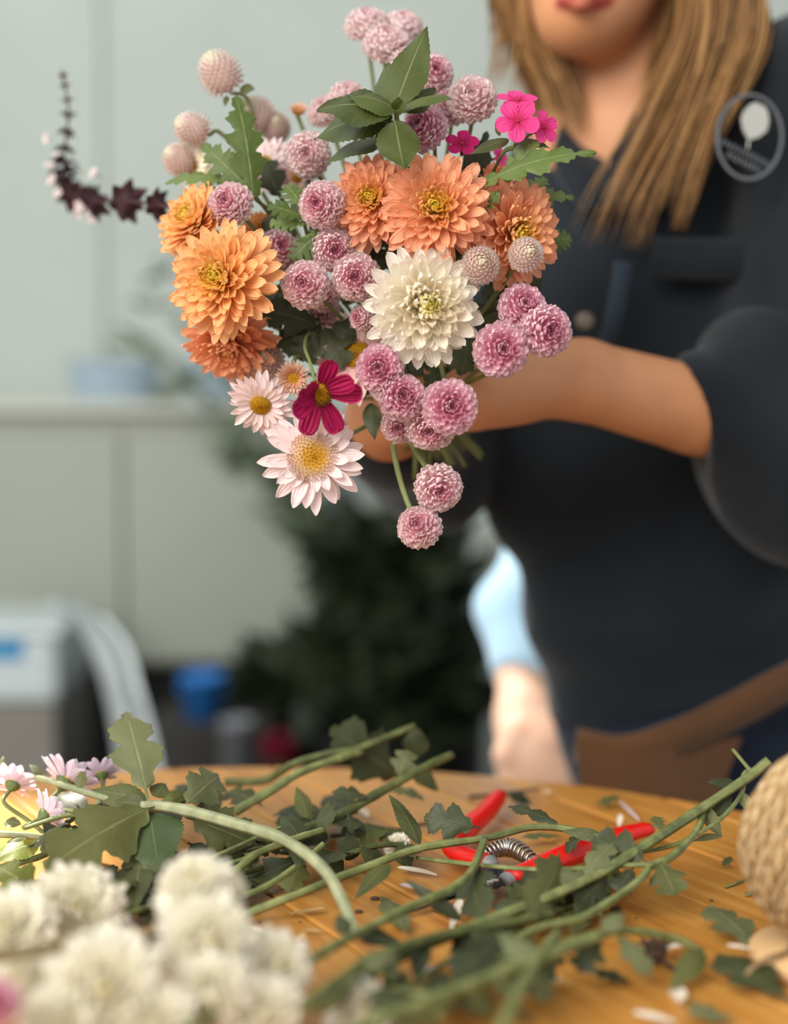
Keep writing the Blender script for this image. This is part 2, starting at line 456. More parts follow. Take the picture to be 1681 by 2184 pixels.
KIND = {  # kind: (name, category, mesh, petal material, center material)
    'peach': ('peach_chrysanthemum', 'flower', 'peach', 'peach', 'peach'), 'peach2': ('peach_chrysanthemum', 'flower', 'peach2', 'peach', 'peach'),
    'apricot': ('apricot_chrysanthemum', 'flower', 'apricot', 'apricot', 'apricot'), 'orange': ('orange_chrysanthemum', 'flower', 'orange', 'orange', 'orange'),
    'cream': ('cream_chrysanthemum', 'flower', 'cream', 'cream', 'cream'), 'white': ('white_chrysanthemum', 'flower', 'white', 'white', 'white'),
    'white2': ('white_chrysanthemum', 'flower', 'white2', 'white', 'white'),
    'button': ('pink_button_chrysanthemum', 'flower', 'button', 'button', 'button'), 'button2': ('pink_button_chrysanthemum', 'flower', 'button2', 'button', 'button'),
    'pale': ('pale_button_chrysanthemum', 'flower', 'button', 'button_pale', 'button_pale'), 'pale2': ('pale_button_chrysanthemum', 'flower', 'button2', 'button_pale', 'button_pale'),
    'magenta': ('pink_button_chrysanthemum', 'flower', 'button3', 'button_magenta', 'button_magenta'), 'magenta2': ('pink_button_chrysanthemum', 'flower', 'button2', 'button_magenta', 'button_magenta'),
    'amaranth': ('globe_amaranth', 'flower', 'amaranth', 'amaranth', 'amaranth'),
    'daisy': ('pink_daisy', 'flower', 'daisy', 'daisy', 'floret'), 'daisy2': ('pink_daisy', 'flower', 'daisy2', 'daisy', 'yellow_disc'),
    'blush': ('blush_daisy', 'flower', 'daisy2', 'daisy_blush', 'yellow_disc'), 'lilac': ('lilac_daisy', 'flower', 'daisy4', 'lilac', 'yellow_disc'),
    'bud': ('bronze_daisy', 'flower', 'daisy5', 'bud_petal', 'yellow_disc'), 'white_daisy': ('white_daisy', 'flower', 'daisy3', 'white', 'yellow_disc'),
}
BIND = P(905, 850, 1.035)


def axis_frame(loc, ax, ay, scale, roll):
    """flower faces the camera, turned ax degrees to the right and ay degrees up"""
    a, b = math.radians(ax), math.radians(ay)
    z = (CR * (math.sin(a) * math.cos(b)) + CU * math.sin(b) - CF * (math.cos(a) * math.cos(b))).normalized()
    x = CU.cross(z)
    x = CR.copy() if x.length < 1e-3 else x.normalized()
    y = z.cross(x)
    R = Matrix((x, y, z)).transposed().to_4x4()
    return Matrix.Translation(loc) @ R @ Matrix.Rotation(math.radians(roll), 4, 'Z') @ Matrix.Scale(scale, 4)


def flower(kind, x, y, r, d, ax=0, ay=0, label='', group=None, stem=None, sr=0.0014, roll=None, calyx=True, smat='stem'):
    nm, cat, mk, pm, cm = KIND[kind]
    root = empty(nm, label=label, cat=cat, group=group)
    roll = R_(0, 360) if roll is None else roll
    M = axis_frame(P(x, y, d), ax, ay, px2m(r, d), roll)
    root.matrix_basis = M
    a, b = ME[mk]
    amar = mk == 'amaranth'
    link_mesh('bracts' if amar else 'petals', a if a.users == 0 or a.materials[:] == [MAT[pm]] else recol(a, pm), MAT[pm], root)
    link_mesh('core' if amar else ('inner_petals' if mk[:4] != 'dais' else 'flower_center'), b if b.users == 0 or b.materials[:] == [MAT[cm]] else recol(b, cm), MAT[cm], root)
    if calyx and not amar: link_mesh('calyx', ME['calyx'], MAT['calyx'], root)
    if stem is not False:
        ax3 = (M.to_3x3() @ Vector((0, 0, 1))).normalized()
        s = px2m(r, d)
        p0 = P(x, y, d) - ax3 * (s * (0.80 if amar else 0.30)); p1 = P(x, y, d) - ax3 * (s * (1.0 if amar else .9))
        if stem is None:
            e = BIND + Vector((R_(-.012, .012), R_(-.005, .02), R_(-.012, .012)))
            pts = [p0, p1, p1.lerp(e, .55) + Vector((0, .006, -.004)), e, e + (e - p1).normalized() * .05]
        else: pts = [p0, p1] + [P(*q) for q in stem]
        mb = MB(); tube(mb, pts, sr, sr * 1.15, 16, 6)
        mb.obj('stem', MAT[smat], root, world_pts=True)
    return root


_rc = {}


def recol(me, m):
    k = (me.name, m)
    if k not in _rc:
        c = me.copy(); c.materials.clear(); c.materials.append(MAT[m]); _rc[k] = c
    return _rc[k]


# ------------------------------------------------------------------ leaves
def leaf(mb, B, Tp, W, kind='lobed', up=None, arch=0.08, fold=0.12, wave=0.03, rand=None, side=0.0):
    B, Tp = Vector(B), Vector(Tp); L = (Tp - B).length; y = (Tp - B).normalized()
    up = Vector(up) if up else Vector((0, -0.45, 0.9))
    n = up - y * up.dot(y)
    if n.length < 1e-4: n = Vector((1, 0, 0))
    n.normalize(); x = y.cross(n)
    nv = {'lobed': 44, 'fern': 56, 'oval': 48, 'lance': 14, 'frond': 60}[kind]; nu = 9
    ph = R_(0, 6.28); rand = random.random() if rand is None else rand
    vs, at = [], []
    for j in range(nv + 1):
        t = j / nv
        if kind == 'lobed':
            s = min(1, max(0, (t - .12) / .88)); env = max(0, math.sin(math.pi * s ** .78)) ** .55
            lob = .40 + .60 * abs(math.cos(math.pi * (s * 2.6 + .15))) ** .75
            w = env * lob * (1 + .07 * math.sin(t * 60)); sweep = .35
        elif kind == 'fern':
            s = min(1, max(0, (t - .1) / .9)); env = max(0, math.sin(math.pi * s ** .8)) ** .6
            w = env * (.28 + .72 * abs(math.cos(math.pi * (s * 4.5))) ** .8) * (1 + .10 * math.sin(t * 90)); sweep = .5
        elif kind == 'frond':
            env = max(0, math.sin(math.pi * t ** .75)) ** .7
            w = env * (.42 + .58 * abs(math.sin(math.pi * (t * 4.5 + .3))) ** .9) * (1 + .12 * math.sin(t * 75)); sweep = .45
        elif kind == 'oval':
            env = max(0, math.sin(math.pi * t ** .70)) ** .9 * (1 - t) ** .12
            w = env * (1 - .10 * (((t * 12) % 1) - .5)); sweep = .12
        else:
            w = max(0, math.sin(math.pi * t ** .8)) ** .9; sweep = 0
        pet = .05 if kind in ('lobed', 'fern') else .03
        w = max(w, pet if t < .9 else .01) * W / 2
        for i in range(nu):
            u = -1 + 2 * i / (nu - 1)
            xx = u * w; yy = L * t + (sweep * abs(u) * w if 0.05 < t < 0.97 else 0)
            zz = arch * L * 4 * t * (1 - t) - fold * abs(xx) + fold * W * .2 + wave * W * math.sin(ph + t * 11 + u * 2.2) * abs(u) + side * xx
            vs.append(B + x * xx + y * yy + n * zz); at.append((0, t, rand, u * .5 + .5))
    mb.add(vs, grid_faces(nu, nv + 1), at)


def add_leaf(parent, B, Tp, W, kind='lobed', mat='leaf', name='leaf', label=None, **kw):
    mb = MB(); leaf(mb, B, Tp, W, kind, **kw)
    o = mb.obj(name, MAT[mat], parent, world_pts=True)
    if label: o['label'] = label
    return o


def stem_thing(name, label, cat, pts, r0, r1, mat='stem', group=None, n=40, twigs=()):
    o = empty(name, pts[0], label, cat, group)
    mb = MB(); tube(mb, pts, r0, r1, n, 9, rfun=lambda f: 1 + .10 * math.sin(f * 31) * (abs(math.sin(f * 9)) > .8))
    mb.obj('stem', MAT[mat], o, world_pts=True)
    for (tp, a, b) in twigs:
        mb = MB(); tube(mb, tp, a, b, 20, 7); mb.obj('side_stem', MAT[mat], o, world_pts=True)
    return o
# ------------------------------------------------------------------ the setting
def struct(name, mb, mat, smooth=False):
    o = mb.obj(name, mat, smooth=smooth); return tag(o, kind='structure')


WY = 3.05
m = NT('painted wall'); rough(m, 0.7, 0.2)
m.color(m.mix(m.ramp(m.noise(2.5, 3, m.coord()), [(0.3, 0.0), (0.7, 1.0)]), '#a3aba4', '#adb4ae')); MAT['wall'] = m.m
MAT['panel'] = plain('cabinet panel', '#959a8f', .55, noise=.04, nscale=5)
MAT['floor'] = plain('concrete floor', '#8a8781', .8, noise=.2, nscale=9)
mb = MB(); box(mb, (0, 1.7, -.05), (6, 4.6, .1)); struct('floor', mb, MAT['floor'])
mb = MB(); box(mb, (0, WY + .085, 1.5), (6, .12, 3.0)); w = struct('wall_back', mb, MAT['wall'])
MAT['trim'] = plain('trim paint', '#a6afa6', .6)
q = lambda x, y, d=WY: P(x, y, d)
tx = q(212, 400).x
mb = MB(); box(mb, (tx, WY + .017, 1.97), (.022, .012, 2.06 - .5)); bevel(struct('trim_1', mb, MAT['trim']), .003)
zs = q(300, 858).z
# cabinet standing against the wall, doors below, shelf top
cab = empty('low_cabinet', (q(300, 900).x, WY - .15, 0), 'pale grey cabinet with a vertical door seam below the wall rail', 'cabinet')
x0, x1 = -1.6, q(668, 1200, WY - .28).x; zb = q(400, 1425, WY - .28).z; cy = WY - .145
mb = MB(); box(mb, ((x0 + x1) / 2, cy, (zs - .025 + zb) / 2), (x1 - x0, .27, zs - .025 - zb)); bevel(mb.obj('body', MAT['panel'], cab, False, True), .006)
xs = q(262, 1100, WY - .29).x
for a, b in ((x0 + .01, xs - .003), (xs + .003, x1 - .01)):
    mb = MB(); box(mb, ((a + b) / 2, cy - .143, (zs - .05 + zb) / 2), (b - a, .016, zs - .075 - zb)); bevel(mb.obj('door', MAT['panel'], cab, False, True), .004)
MAT['rail'] = plain('rail', '#b2b5aa', .6)
mb = MB(); box(mb, ((x0 + x1) / 2, cy - .01, zs - .012), (x1 - x0 + .03, .31, .025)); bevel(mb.obj('top', MAT['rail'], cab, False, True), .004)
MAT['plinth_dark'] = plain('dark plinth', '#23251f', .9)  # one even dark colour for the cabinet base
mb = MB(); box(mb, ((x0 + x1) / 2, cy + .03, zb / 2), (x1 - x0, .2, zb)); mb.obj('plinth', MAT['plinth_dark'], cab, False, True)
MAT['paleblue'] = plain('pale blue plastic', '#a9bccb', .4)


def tray(x, y0, y1, wpx, label, name='plastic_basin'):
    d = WY - .2; a = P(x, y1, d); r = px2m(wpx / 2, d); h = P(x, y0, d).z - zs
    mb = MB(); lathe(mb, [(0, 0), (r * .8, 0), (r * .86, .004), (r, h), (r * 1.03, h + .002), (r * .97, h - .002), (r * .8, .008), (0, .008)], 36, (a.x, cy, zs))
    o = mb.obj(name, MAT['paleblue']); tag(o, label, 'basin')


tray(235, 770, 858, 200, 'pale blue round basin standing on the left end of the cabinet top')
tray(440, 765, 858, 120, 'small pale blue bowl on the cabinet top, partly behind the orange flowers', 'plastic_bowl')

# white moulded chair at the left
MAT['white_plastic'] = plain('white plastic', '#b4bdbe', .35)
MAT['blue_label'] = plain('blue label', '#2f7fae', .4)
d = 2.45
d = 2.05
ch = empty('plastic_chair', (P(230, 1700, d).x, d, 0), 'white moulded plastic chair with a curved leaning back', 'chair')
prof = [(262, 1285), (315, 1330), (350, 1400), (374, 1480), (390, 1560), (398, 1640), (396, 1820)]
cs = spline([P(x, y, d) for x, y in prof], 26)
mb = MB(); vs = []; fcs = []
for side in (0, 1):
    for j, c in enumerate(cs):
        f = j / 25; hw = .21 * min(1, .55 + f * 1.3 if f < .35 else 1)
        for i in range(11):
            u = -1 + 2 * i / 10
            vs.append((c[0] - .045 + u * .05 - .03 * (1 - u * u) - (.014 if side else 0), c[1] - u * hw * .8 - .05, c[2]))
n1 = 26 * 11
fcs = grid_faces(11, 26) + [tuple(i + n1 for i in fq[::-1]) for fq in grid_faces(11, 26)]
for j in range(25):
    for e in (0, 10): fcs.append((j * 11 + e, (j + 1) * 11 + e, n1 + (j + 1) * 11 + e, n1 + j * 11 + e))
for i in range(10):
    for e in (0, 25): fcs.append((e * 11 + i, e * 11 + i + 1, n1 + e * 11 + i + 1, n1 + e * 11 + i))
mb.add(vs, fcs); mb.obj('backrest', MAT['white_plastic'], ch, True, True)
sx, sz = cs[-1][0], cs[-1][2]
mb = MB(); box(mb, (sx + .17, d - .05, sz + .01), (.30, .44, .03)); bevel(mb.obj('seat', MAT['white_plastic'], ch, False, True), .01)
for a, b in ((.04, -.2), (.04, .14), (.27, -.2), (.27, .14)):
    mb = MB(); tube(mb, [(sx + a, d + b, sz), (sx + a * 1.08 + .02, d + b * 1.1, 0.0)], .02, .016, 6, 8); mb.obj('leg', MAT['white_plastic'], ch, True, True)

# crate with a label on a stack box, far left
d = 2.5
MAT['card'] = plain('grey card', '#77736d', .85, noise=.1)
b0, b1 = P(-70, 1480, d), P(150, 1640, d)
mb = MB(); box(mb, ((b0.x + b1.x) / 2, d, b0.z / 2), (b1.x - b0.x, .28, b0.z)); o = tag(mb.obj('cardboard_box', MAT['card'], smooth=False), 'grey brown cardboard box under the white crate at the left edge', 'box'); bevel(o, .006)
c0, c1 = P(-60, 1335, d), P(155, 1480, d)
cr = empty('plastic_crate', ((c0.x + c1.x) / 2, d, b0.z), 'white plastic crate with a blue label on the grey box', 'crate')
mb = MB(); box(mb, ((c0.x + c1.x) / 2, d, (c0.z + b0.z) / 2), (c1.x - c0.x, .26, c0.z - b0.z)); bevel(mb.obj('body', MAT['white_plastic'], cr, False, True), .02)
mb = MB(); box(mb, ((c0.x + c1.x) / 2, d, c0.z + .006), (c1.x - c0.x + .02, .28, .022)); bevel(mb.obj('rim', MAT['white_plastic'], cr, False, True), .008)
a, b = P(-30, 1362, d - .13), P(42, 1412, d - .13)
mb = MB(); box(mb, ((a.x + b.x) / 2, d - .1315, (a.z + b.z) / 2), (b.x - a.x, .003, a.z - b.z)); mb.obj('label', MAT['blue_label'], cr, False, True)


# buckets and pots on the floor in front of the cabinet
def bucket(name, x, y0, wpx, d, z0, mat, label, handle=False, cat='bucket', taper=.78):
    top = P(x, y0, d); r = px2m(wpx / 2, d); h = top.z - z0
    o = empty(name, (top.x, d, z0), label, cat)
    mb = MB(); lathe(mb, [(0, 0), (r * taper, 0), (r, h - .01), (r * 1.06, h - .01), (r * 1.06, h), (r * .95, h), (r * (taper - .04), .01), (0, .01)], 32, (top.x, top.y, z0))
    mb.obj('bucket_body', mat, o, True, True)
    if handle:
        mb = MB(); tube(mb, [(top.x + r * 1.05 * math.cos(t), top.y - .3 * r * math.sin(t), top.z - .02 - r * .5 * math.sin(t)) for t in np.linspace(0, math.pi, 9)], .004, .004, 24, 6)
        mb.obj('handle', mat, o, True, True)
    return o


MAT['black_plastic'] = plain('black plastic', '#1b1d1c', .5)
MAT['blue_plastic'] = plain('blue plastic', '#2f78c4', .35)
MAT['terracotta'] = plain('dark pot', '#2c2a26', .7)
bx = P(500, 1555, 2.5)
st = mb = MB(); box(mb, (P(640, 1500, 2.6).x, 2.6, .13), (.62, .3, .26)); o = tag(mb.obj('storage_bench', MAT['black_plastic'], smooth=False), 'low black bench on the floor under the blue bucket', 'bench'); bevel(o, .01)
bucket('blue_bucket', 432, 1437, 92, 2.5, P(432, 1532, 2.5).z, MAT['blue_plastic'], 'small bright blue bucket on the black bench', True, taper=.86)
o = bpy.data.objects['blue_bucket']
# ledge for the bucket: stack of dark trays
mb = MB(); zt = P(432, 1532, 2.5).z; box(mb, (P(455, 1532, 2.5).x, 2.5, (zt + .26) / 2 + .001), (.22, .2, zt - .26)); o = tag(mb.obj('nursery_tray', MAT['terracotta'], smooth=False), 'dark plastic tray stack under the small blue bucket', 'tray'); bevel(o, .006)
bucket('white_pot', 505, 1535, 72, 2.44, .0, plain('pale pot', '#8d8f95', .5), 'pale grey pot on the floor right of the white chair', cat='pot', taper=.8)
for (x, y0, w, d_, lb) in ((760, 1560, 200, 2.35, 'black nursery pot holding the tall leafy plant'), (960, 1500, 150, 2.5, 'black nursery pot behind the navy trousers'), (620, 1480, 130, 2.72, 'black nursery pot beside the cabinet bottom')):
    bucket('nursery_pot', x, y0, w, d_, .26 if d_ > 2.7 else 0.0, MAT['black_plastic'], lb, cat='pot')


def shrub(name, label, cx, cy, d, n, spread, tips, mat, leafW=.05, leafL=.11, trunk=.01, nleaf=16):
    base = P(cx, cy, d); o = empty(name, base, label, 'plant')
    for i, tp in enumerate(tips):
        e = P(tp[0], tp[1], d + tp[2]); mid = base.lerp(e, .5) + Vector((0, 0, .10 + .05 * random.random()))
        mb = MB(); c = [base + Vector((R_(-.03, .03), R_(-.03, .03), 0)), mid, e]; tube(mb, c, trunk * .7, trunk * .25, 18, 6)
        b = mb.obj('branch', MAT['stem_dark'], o, world_pts=True)
        pts = spline(c, nleaf + 4); mb = MB()
        for k in range(2, len(pts)):
            for s in (0, 1, 2)[:2 if tp[2] < .0 else 3]:
                v = Vector((R_(-1, 1), R_(-1, .6), R_(-.7, .6))).normalized(); p = Vector(pts[k])
                leaf(mb, p, p + v * leafL * R_(.6, 1.15), leafW * R_(.7, 1.2), 'lance', up=(R_(-.6, .6), -.6, .8), arch=-.1)
        lo = mb.obj('foliage', MAT[mat], b); lo.matrix_basis = b.matrix_basis.inverted() @ (Matrix.Translation(-base)); 
    return o


MAT['shrub_leaf'] = leaf_mat('shrub leaf', '#161d12', '#2a351f', '#303c26', trans=0.1)  # blackish green leaves of the two dark background plants
MAT['shrub_leaf_pale'] = leaf_mat('pale shrub leaf', '#5a6650', '#76826a', '#7f8a74', trans=0.2)  # paler grey green leaves of the arching plant
tips = [(720, 1180, .1), (730, 1150, .1), (810, 1130, 0), (870, 1080, .1), (940, 1130, .15), (985, 1230, .1), (830, 1230, -.05), (760, 1300, 0), (900, 1290, -.1), (680, 1400, .05), (1000, 1380, .1), (840, 1400, -.1), (740, 1460, -.05), (950, 1480, -.05), (650, 1480, 0), (1010, 1500, .1), (880, 1180, 0)]
shrub('tall_shrub', 'dense dark green shrub in a black pot behind the table', 850, 1580, 2.35, 0, 0, tips, 'shrub_leaf', .045, .10, .012, 22)
shrub('low_shrub', 'low dark plant spreading over the floor below the cabinet', 800, 1620, 2.62, 0, 0, [(560, 1470, 0), (640, 1440, .0), (700, 1500, 0), (600, 1540, 0), (900, 1500, 0), (980, 1550, 0), (520, 1520, .02)], 'shrub_leaf', .05, .11, .01, 20)
shrub('arching_plant', 'slender arching plant with sparse grey green leaves against the wall', 860, 1560, 2.6, 0, 0, [(300, 600, -.1), (330, 730, -.1), (470, 900, -.1), (560, 1000, -.05), (640, 1080, -.1)], 'shrub_leaf_pale', .035, .10, .007, 11)
MAT['red_petal'] = petal_mat('red blossom', [(0, '#8a2038'), (1, '#9c2a44')])
f = flower('orange', 590, 1592, 36, 2.3, 10, 40, 'dark red blossom low in the blurred background left of the shrub', None, stem=[(600, 1660, 2.32), (620, 1760, 2.33)], sr=.004)
for c in f.children:
    if 'petals' in c.name:
        c.data = c.data.copy(); c.data.materials.clear(); c.data.materials.append(MAT['red_petal'])
f.name = 'red_blossom'

# ------------------------------------------------------------------ round plank table
CX, CY, RT = -0.105, 0.625, 0.565
m = NT('varnished planks'); rough(m, 0.34, 0.45)
rf, t, rnd, u = m.pv()
v = m.coord((7, 110, 60)); g = m.noise(1.0, 5, v, .6); g2 = m.noise(3.0, 3, m.coord((1.2, 9, 9)))
c = m.ramp(m.math('ADD', m.math('MULTIPLY', g, .65), m.math('MULTIPLY', g2, .35)), [(0.30, '#a26426'), (0.48, '#c0843a'), (0.62, '#cc944a'), (0.8, '#d6a45a')])
c = m.mix(1.0, c, m.ramp(rnd, [(0, .80), (1, 1.04)]), 'MULTIPLY')
kn = m.ramp(m.noise(9, 2, m.coord((.7, 2.2, 2))), [(0.68, 0.0), (0.76, .55)]); c = m.mix(kn, c, '#7a4016')
m.color(c); m.bump(g, .12, .0006); MAT['planks'] = m.m
ANG = math.atan2(-.85, .52)
tb = empty('round_table', (CX, CY, 0), 'round table of varnished orange brown wooden planks', 'table')
ca, sa = math.cos(ANG), math.sin(ANG); nrm = (-sa, ca)
off0 = CX * nrm[0] + CY * nrm[1]
seams = [.532, .605, .648]
bounds = sorted([.605 + .0725 * k for k in range(-16, 10)])
for i in range(len(bounds) - 1):
    a, b = bounds[i] - off0 + .0011, bounds[i + 1] - off0 - .0011
    a, b = max(a, -RT + .004), min(b, RT - .004)
    if b - a < .01: continue
    ss = np.linspace(a, b, 12); top = [(math.sqrt(RT * RT - s * s), s) for s in ss]; bot = [(-x, s) for x, s in top[::-1]]
    ring_ = top + bot; n = len(ring_)
    vs = [(x, s, 0) for x, s in ring_] + [(x, s, -.03) for x, s in ring_]
    mb = MB(); mb.add(vs, [tuple(range(n)), tuple(range(2 * n - 1, n - 1, -1))] + [(k, k + n, (k + 1) % n + n, (k + 1) % n) for k in range(n)], [(0, 0, random.random(), 0)] * (2 * n))
    o = mb.obj('plank', MAT['planks'], tb, smooth=False); o.location = (0, 0, TZ); o.rotation_euler = (0, 0, ANG); bevel(o, .0016)
MAT['gap'] = plain('dark underside', '#3a2415', .9)
mb = MB(); lathe(mb, [(0, TZ - .055), (RT - .05, TZ - .055), (RT - .05, TZ - .031), (0, TZ - .031)], 64); mb.obj('underframe', MAT['gap'], tb)
mb = MB(); lathe(mb, [(0, .03), (.045, .03), (.04, .4), (.05, TZ - .056), (0, TZ - .056)], 24); mb.obj('pedestal', MAT['planks'], tb)
for k in range(4):
    aa = k * math.pi / 2 + .4; mb = MB(); tube(mb, [(.03 * math.cos(aa), .03 * math.sin(aa), .16), (.2 * math.cos(aa), .2 * math.sin(aa), .07), (.36 * math.cos(aa), .36 * math.sin(aa), .022)], .03, .02, 12, 8); mb.obj('foot', MAT['planks'], tb)
# ------------------------------------------------------------------ people: smooth-union surfaces
class SDF:
    def __init__(s, lo, hi, h):
        s.lo = np.array(lo, float); s.h = h
        s.n = np.ceil((np.array(hi) - s.lo) / h).astype(int) + 1
        s.v = np.full(s.n, 0.5, np.float32)

    def sub(s, lo, hi):
        a = np.clip(np.floor((np.array(lo) - s.lo) / s.h).astype(int), 0, s.n); b = np.clip(np.ceil((np.array(hi) - s.lo) / s.h).astype(int) + 1, 0, s.n)
        ax = [s.lo[k] + s.h * np.arange(a[k], b[k]) for k in range(3)]
        return tuple(slice(a[k], b[k]) for k in range(3)), np.meshgrid(*ax, indexing='ij')

    def put(s, sl, d, k, mode='u'):
        o = s.v[sl]
        if o.size == 0: return
        if mode == 's': d = -d
        a, b = (o, d) if mode == 'u' else (-o, -d)
        if k > 0:
            hh = np.clip(.5 + .5 * (b - a) / k, 0, 1); r = b * (1 - hh) + a * hh - k * hh * (1 - hh)
        else: r = np.minimum(a, b)
        s.v[sl] = r if mode == 'u' else -r

    def cap(s, p, q, r0, r1, k=.02, mode='u'):
        p, q = np.array(list(p)), np.array(list(q)); m = max(r0, r1) + k + .02
        sl, (X, Y, Z) = s.sub(np.minimum(p, q) - m, np.maximum(p, q) + m)
        if X.size == 0: return
        d = q - p; L = d @ d + 1e-12
        t = np.clip(((X - p[0]) * d[0] + (Y - p[1]) * d[1] + (Z - p[2]) * d[2]) / L, 0, 1)
        D = np.sqrt((X - p[0] - t * d[0]) ** 2 + (Y - p[1] - t * d[1]) ** 2 + (Z - p[2] - t * d[2]) ** 2) - (r0 + (r1 - r0) * t)
        s.put(sl, D.astype(np.float32), k, mode)

    def ell(s, c, r, k=.02, mode='u', rot=None):
        c, r = np.array(list(c)), np.array(r, float); m = r.max() + k + .02
        sl, (X, Y, Z) = s.sub(c - m, c + m)
        if X.size == 0: return
        X, Y, Z = X - c[0], Y - c[1], Z - c[2]
        if rot is not None:
            R = np.array(rot.to_3x3() if hasattr(rot, 'to_3x3') else rot).T
            X, Y, Z = R[0, 0] * X + R[0, 1] * Y + R[0, 2] * Z, R[1, 0] * X + R[1, 1] * Y + R[1, 2] * Z, R[2, 0] * X + R[2, 1] * Y + R[2, 2] * Z
        k0 = np.sqrt((X / r[0]) ** 2 + (Y / r[1]) ** 2 + (Z / r[2]) ** 2); k1 = np.sqrt((X / r[0] ** 2) ** 2 + (Y / r[1] ** 2) ** 2 + (Z / r[2] ** 2) ** 2) + 1e-9
        s.put(sl, (k0 * (k0 - 1) / k1).astype(np.float32), k, mode)

    def plane(s, p, n):                  # keeps the side the normal points away from
        n = np.array(list(Vector(n).normalized())); p = np.array(list(p))
        sl, (X, Y, Z) = s.sub(s.lo, s.lo + s.n * s.h)
        s.v = np.maximum(s.v, ((X - p[0]) * n[0] + (Y - p[1]) * n[1] + (Z - p[2]) * n[2]).astype(np.float32))

    def fn(s, f):
        sl, (X, Y, Z) = s.sub(s.lo, s.lo + s.n * s.h); s.v = f(s.v, X, Y, Z).astype(np.float32)

    def build(s, name, mat, parent=None, attr=None):
        V = s.v; V[0], V[-1] = .5, .5; V[:, 0], V[:, -1] = .5, .5; V[:, :, 0], V[:, :, -1] = .5, .5
        S = V < 0
        cnr = [(i, j, k) for i in (0, 1) for j in (0, 1) for k in (0, 1)]
        sh = lambda A, c: A[c[0]:A.shape[0] - 1 + c[0], c[1]:A.shape[1] - 1 + c[1], c[2]:A.shape[2] - 1 + c[2]]
        cnt = sum(sh(S, c).astype(np.int8) for c in cnr)
        act = (cnt > 0) & (cnt < 8); I = np.argwhere(act); idx = np.full(act.shape, -1, int); idx[act] = np.arange(len(I))
        acc = np.zeros((len(I), 3)); num = np.zeros(len(I))
        for a in cnr:
            for ax in range(3):
                if a[ax]: continue
                b = list(a); b[ax] = 1
                va = V[I[:, 0] + a[0], I[:, 1] + a[1], I[:, 2] + a[2]]; vb = V[I[:, 0] + b[0], I[:, 1] + b[1], I[:, 2] + b[2]]
                m_ = (va < 0) != (vb < 0); t = np.where(m_, va / np.where(m_, va - vb, 1), 0)
                p = np.array(a, float) + t[:, None] * (np.array(b) - np.array(a)); acc[m_] += p[m_]; num[m_] += 1
        verts = (I + acc / num[:, None]) * s.h + s.lo
        faces = []
        for ax in range(3):
            sl0 = [slice(None)] * 3; sl1 = [slice(None)] * 3; sl0[ax] = slice(0, -1); sl1[ax] = slice(1, None)
            A, B = S[tuple(sl0)], S[tuple(sl1)]
            E = np.argwhere(A != B); E = E[np.all(E >= 1, axis=1)]
            o1, o2 = [k for k in range(3) if k != ax]
            def cell(d1, d2):
                q_ = E.copy(); q_[:, o1] -= d1; q_[:, o2] -= d2; return idx[q_[:, 0], q_[:, 1], q_[:, 2]]
            Q = np.stack([cell(1, 1), cell(0, 1), cell(0, 0), cell(1, 0)], 1)
            fl = A[E[:, 0], E[:, 1], E[:, 2]]
            if ax == 1: fl = ~fl
            Q[~fl] = Q[~fl][:, ::-1]; faces.append(Q[np.all(Q >= 0, axis=1)])
        F_ = np.concatenate(faces)
        mb = MB(); at = np.zeros((len(verts), 4)) if attr is None else attr(verts)
        mb.add(verts, F_.tolist(), at)
        return mb.obj(name, mat, parent, world_pts=True)


def skin_mat(name, a, b, lips=True):
    m = NT(name); rough(m, .5, .35)
    rf, t, rnd, u = m.pv()
    c = m.mix(m.ramp(m.noise(14, 3, m.coord()), [(.3, 0.0), (.7, 1.0)]), a, b)
    c = m.mix(rf, c, '#a8483f'); m.color(c)
    m.b.inputs['Subsurface Weight'].default_value = .15; m.b.inputs['Subsurface Radius'].default_value = (.008, .003, .002); m.b.inputs['Subsurface Scale'].default_value = 1.0
    return m.m


MAT['skin'] = skin_mat('warm skin', '#bb8259', '#c78e66')
MAT['skin_fair'] = skin_mat('fair skin', '#d6ab90', '#dfb8a0')


def cloth(name, a, b, sc=160):
    m = NT(name); rough(m, .85, .15); nz = m.noise(6, 4, m.coord()); c = m.mix(m.ramp(nz, [(.35, 0.0), (.65, 1.0)]), a, b); m.color(c)
    m.bump(m.noise(sc, 2, m.coord()), .15, .001); m.b.inputs['Sheen Weight'].default_value = .15; return m.m


MAT['navy'] = cloth('navy cloth', '#13181d', '#1b2228')
MAT['light_blue'] = cloth('light blue cloth', '#9fc0d6', '#b3d0e2')
MAT['denim'] = cloth('dark denim', '#161c28', '#1e2634')
MAT['leather'] = cloth('brown leather', '#463020', '#583b24', 60)


def hand(S, wrist, palm, knuck, tips_, r, k=.008):
    S.cap(wrist, palm, .026, .030, .02)
    for (kn, j1, j2, tp, rr) in tips_:
        S.cap(palm, kn, .018, rr * 1.25, .014); S.cap(kn, j1, rr * 1.12, rr, k); S.cap(j1, j2, rr, rr * .95, .006); S.cap(j2, tp, rr * .95, rr * .8, .005)


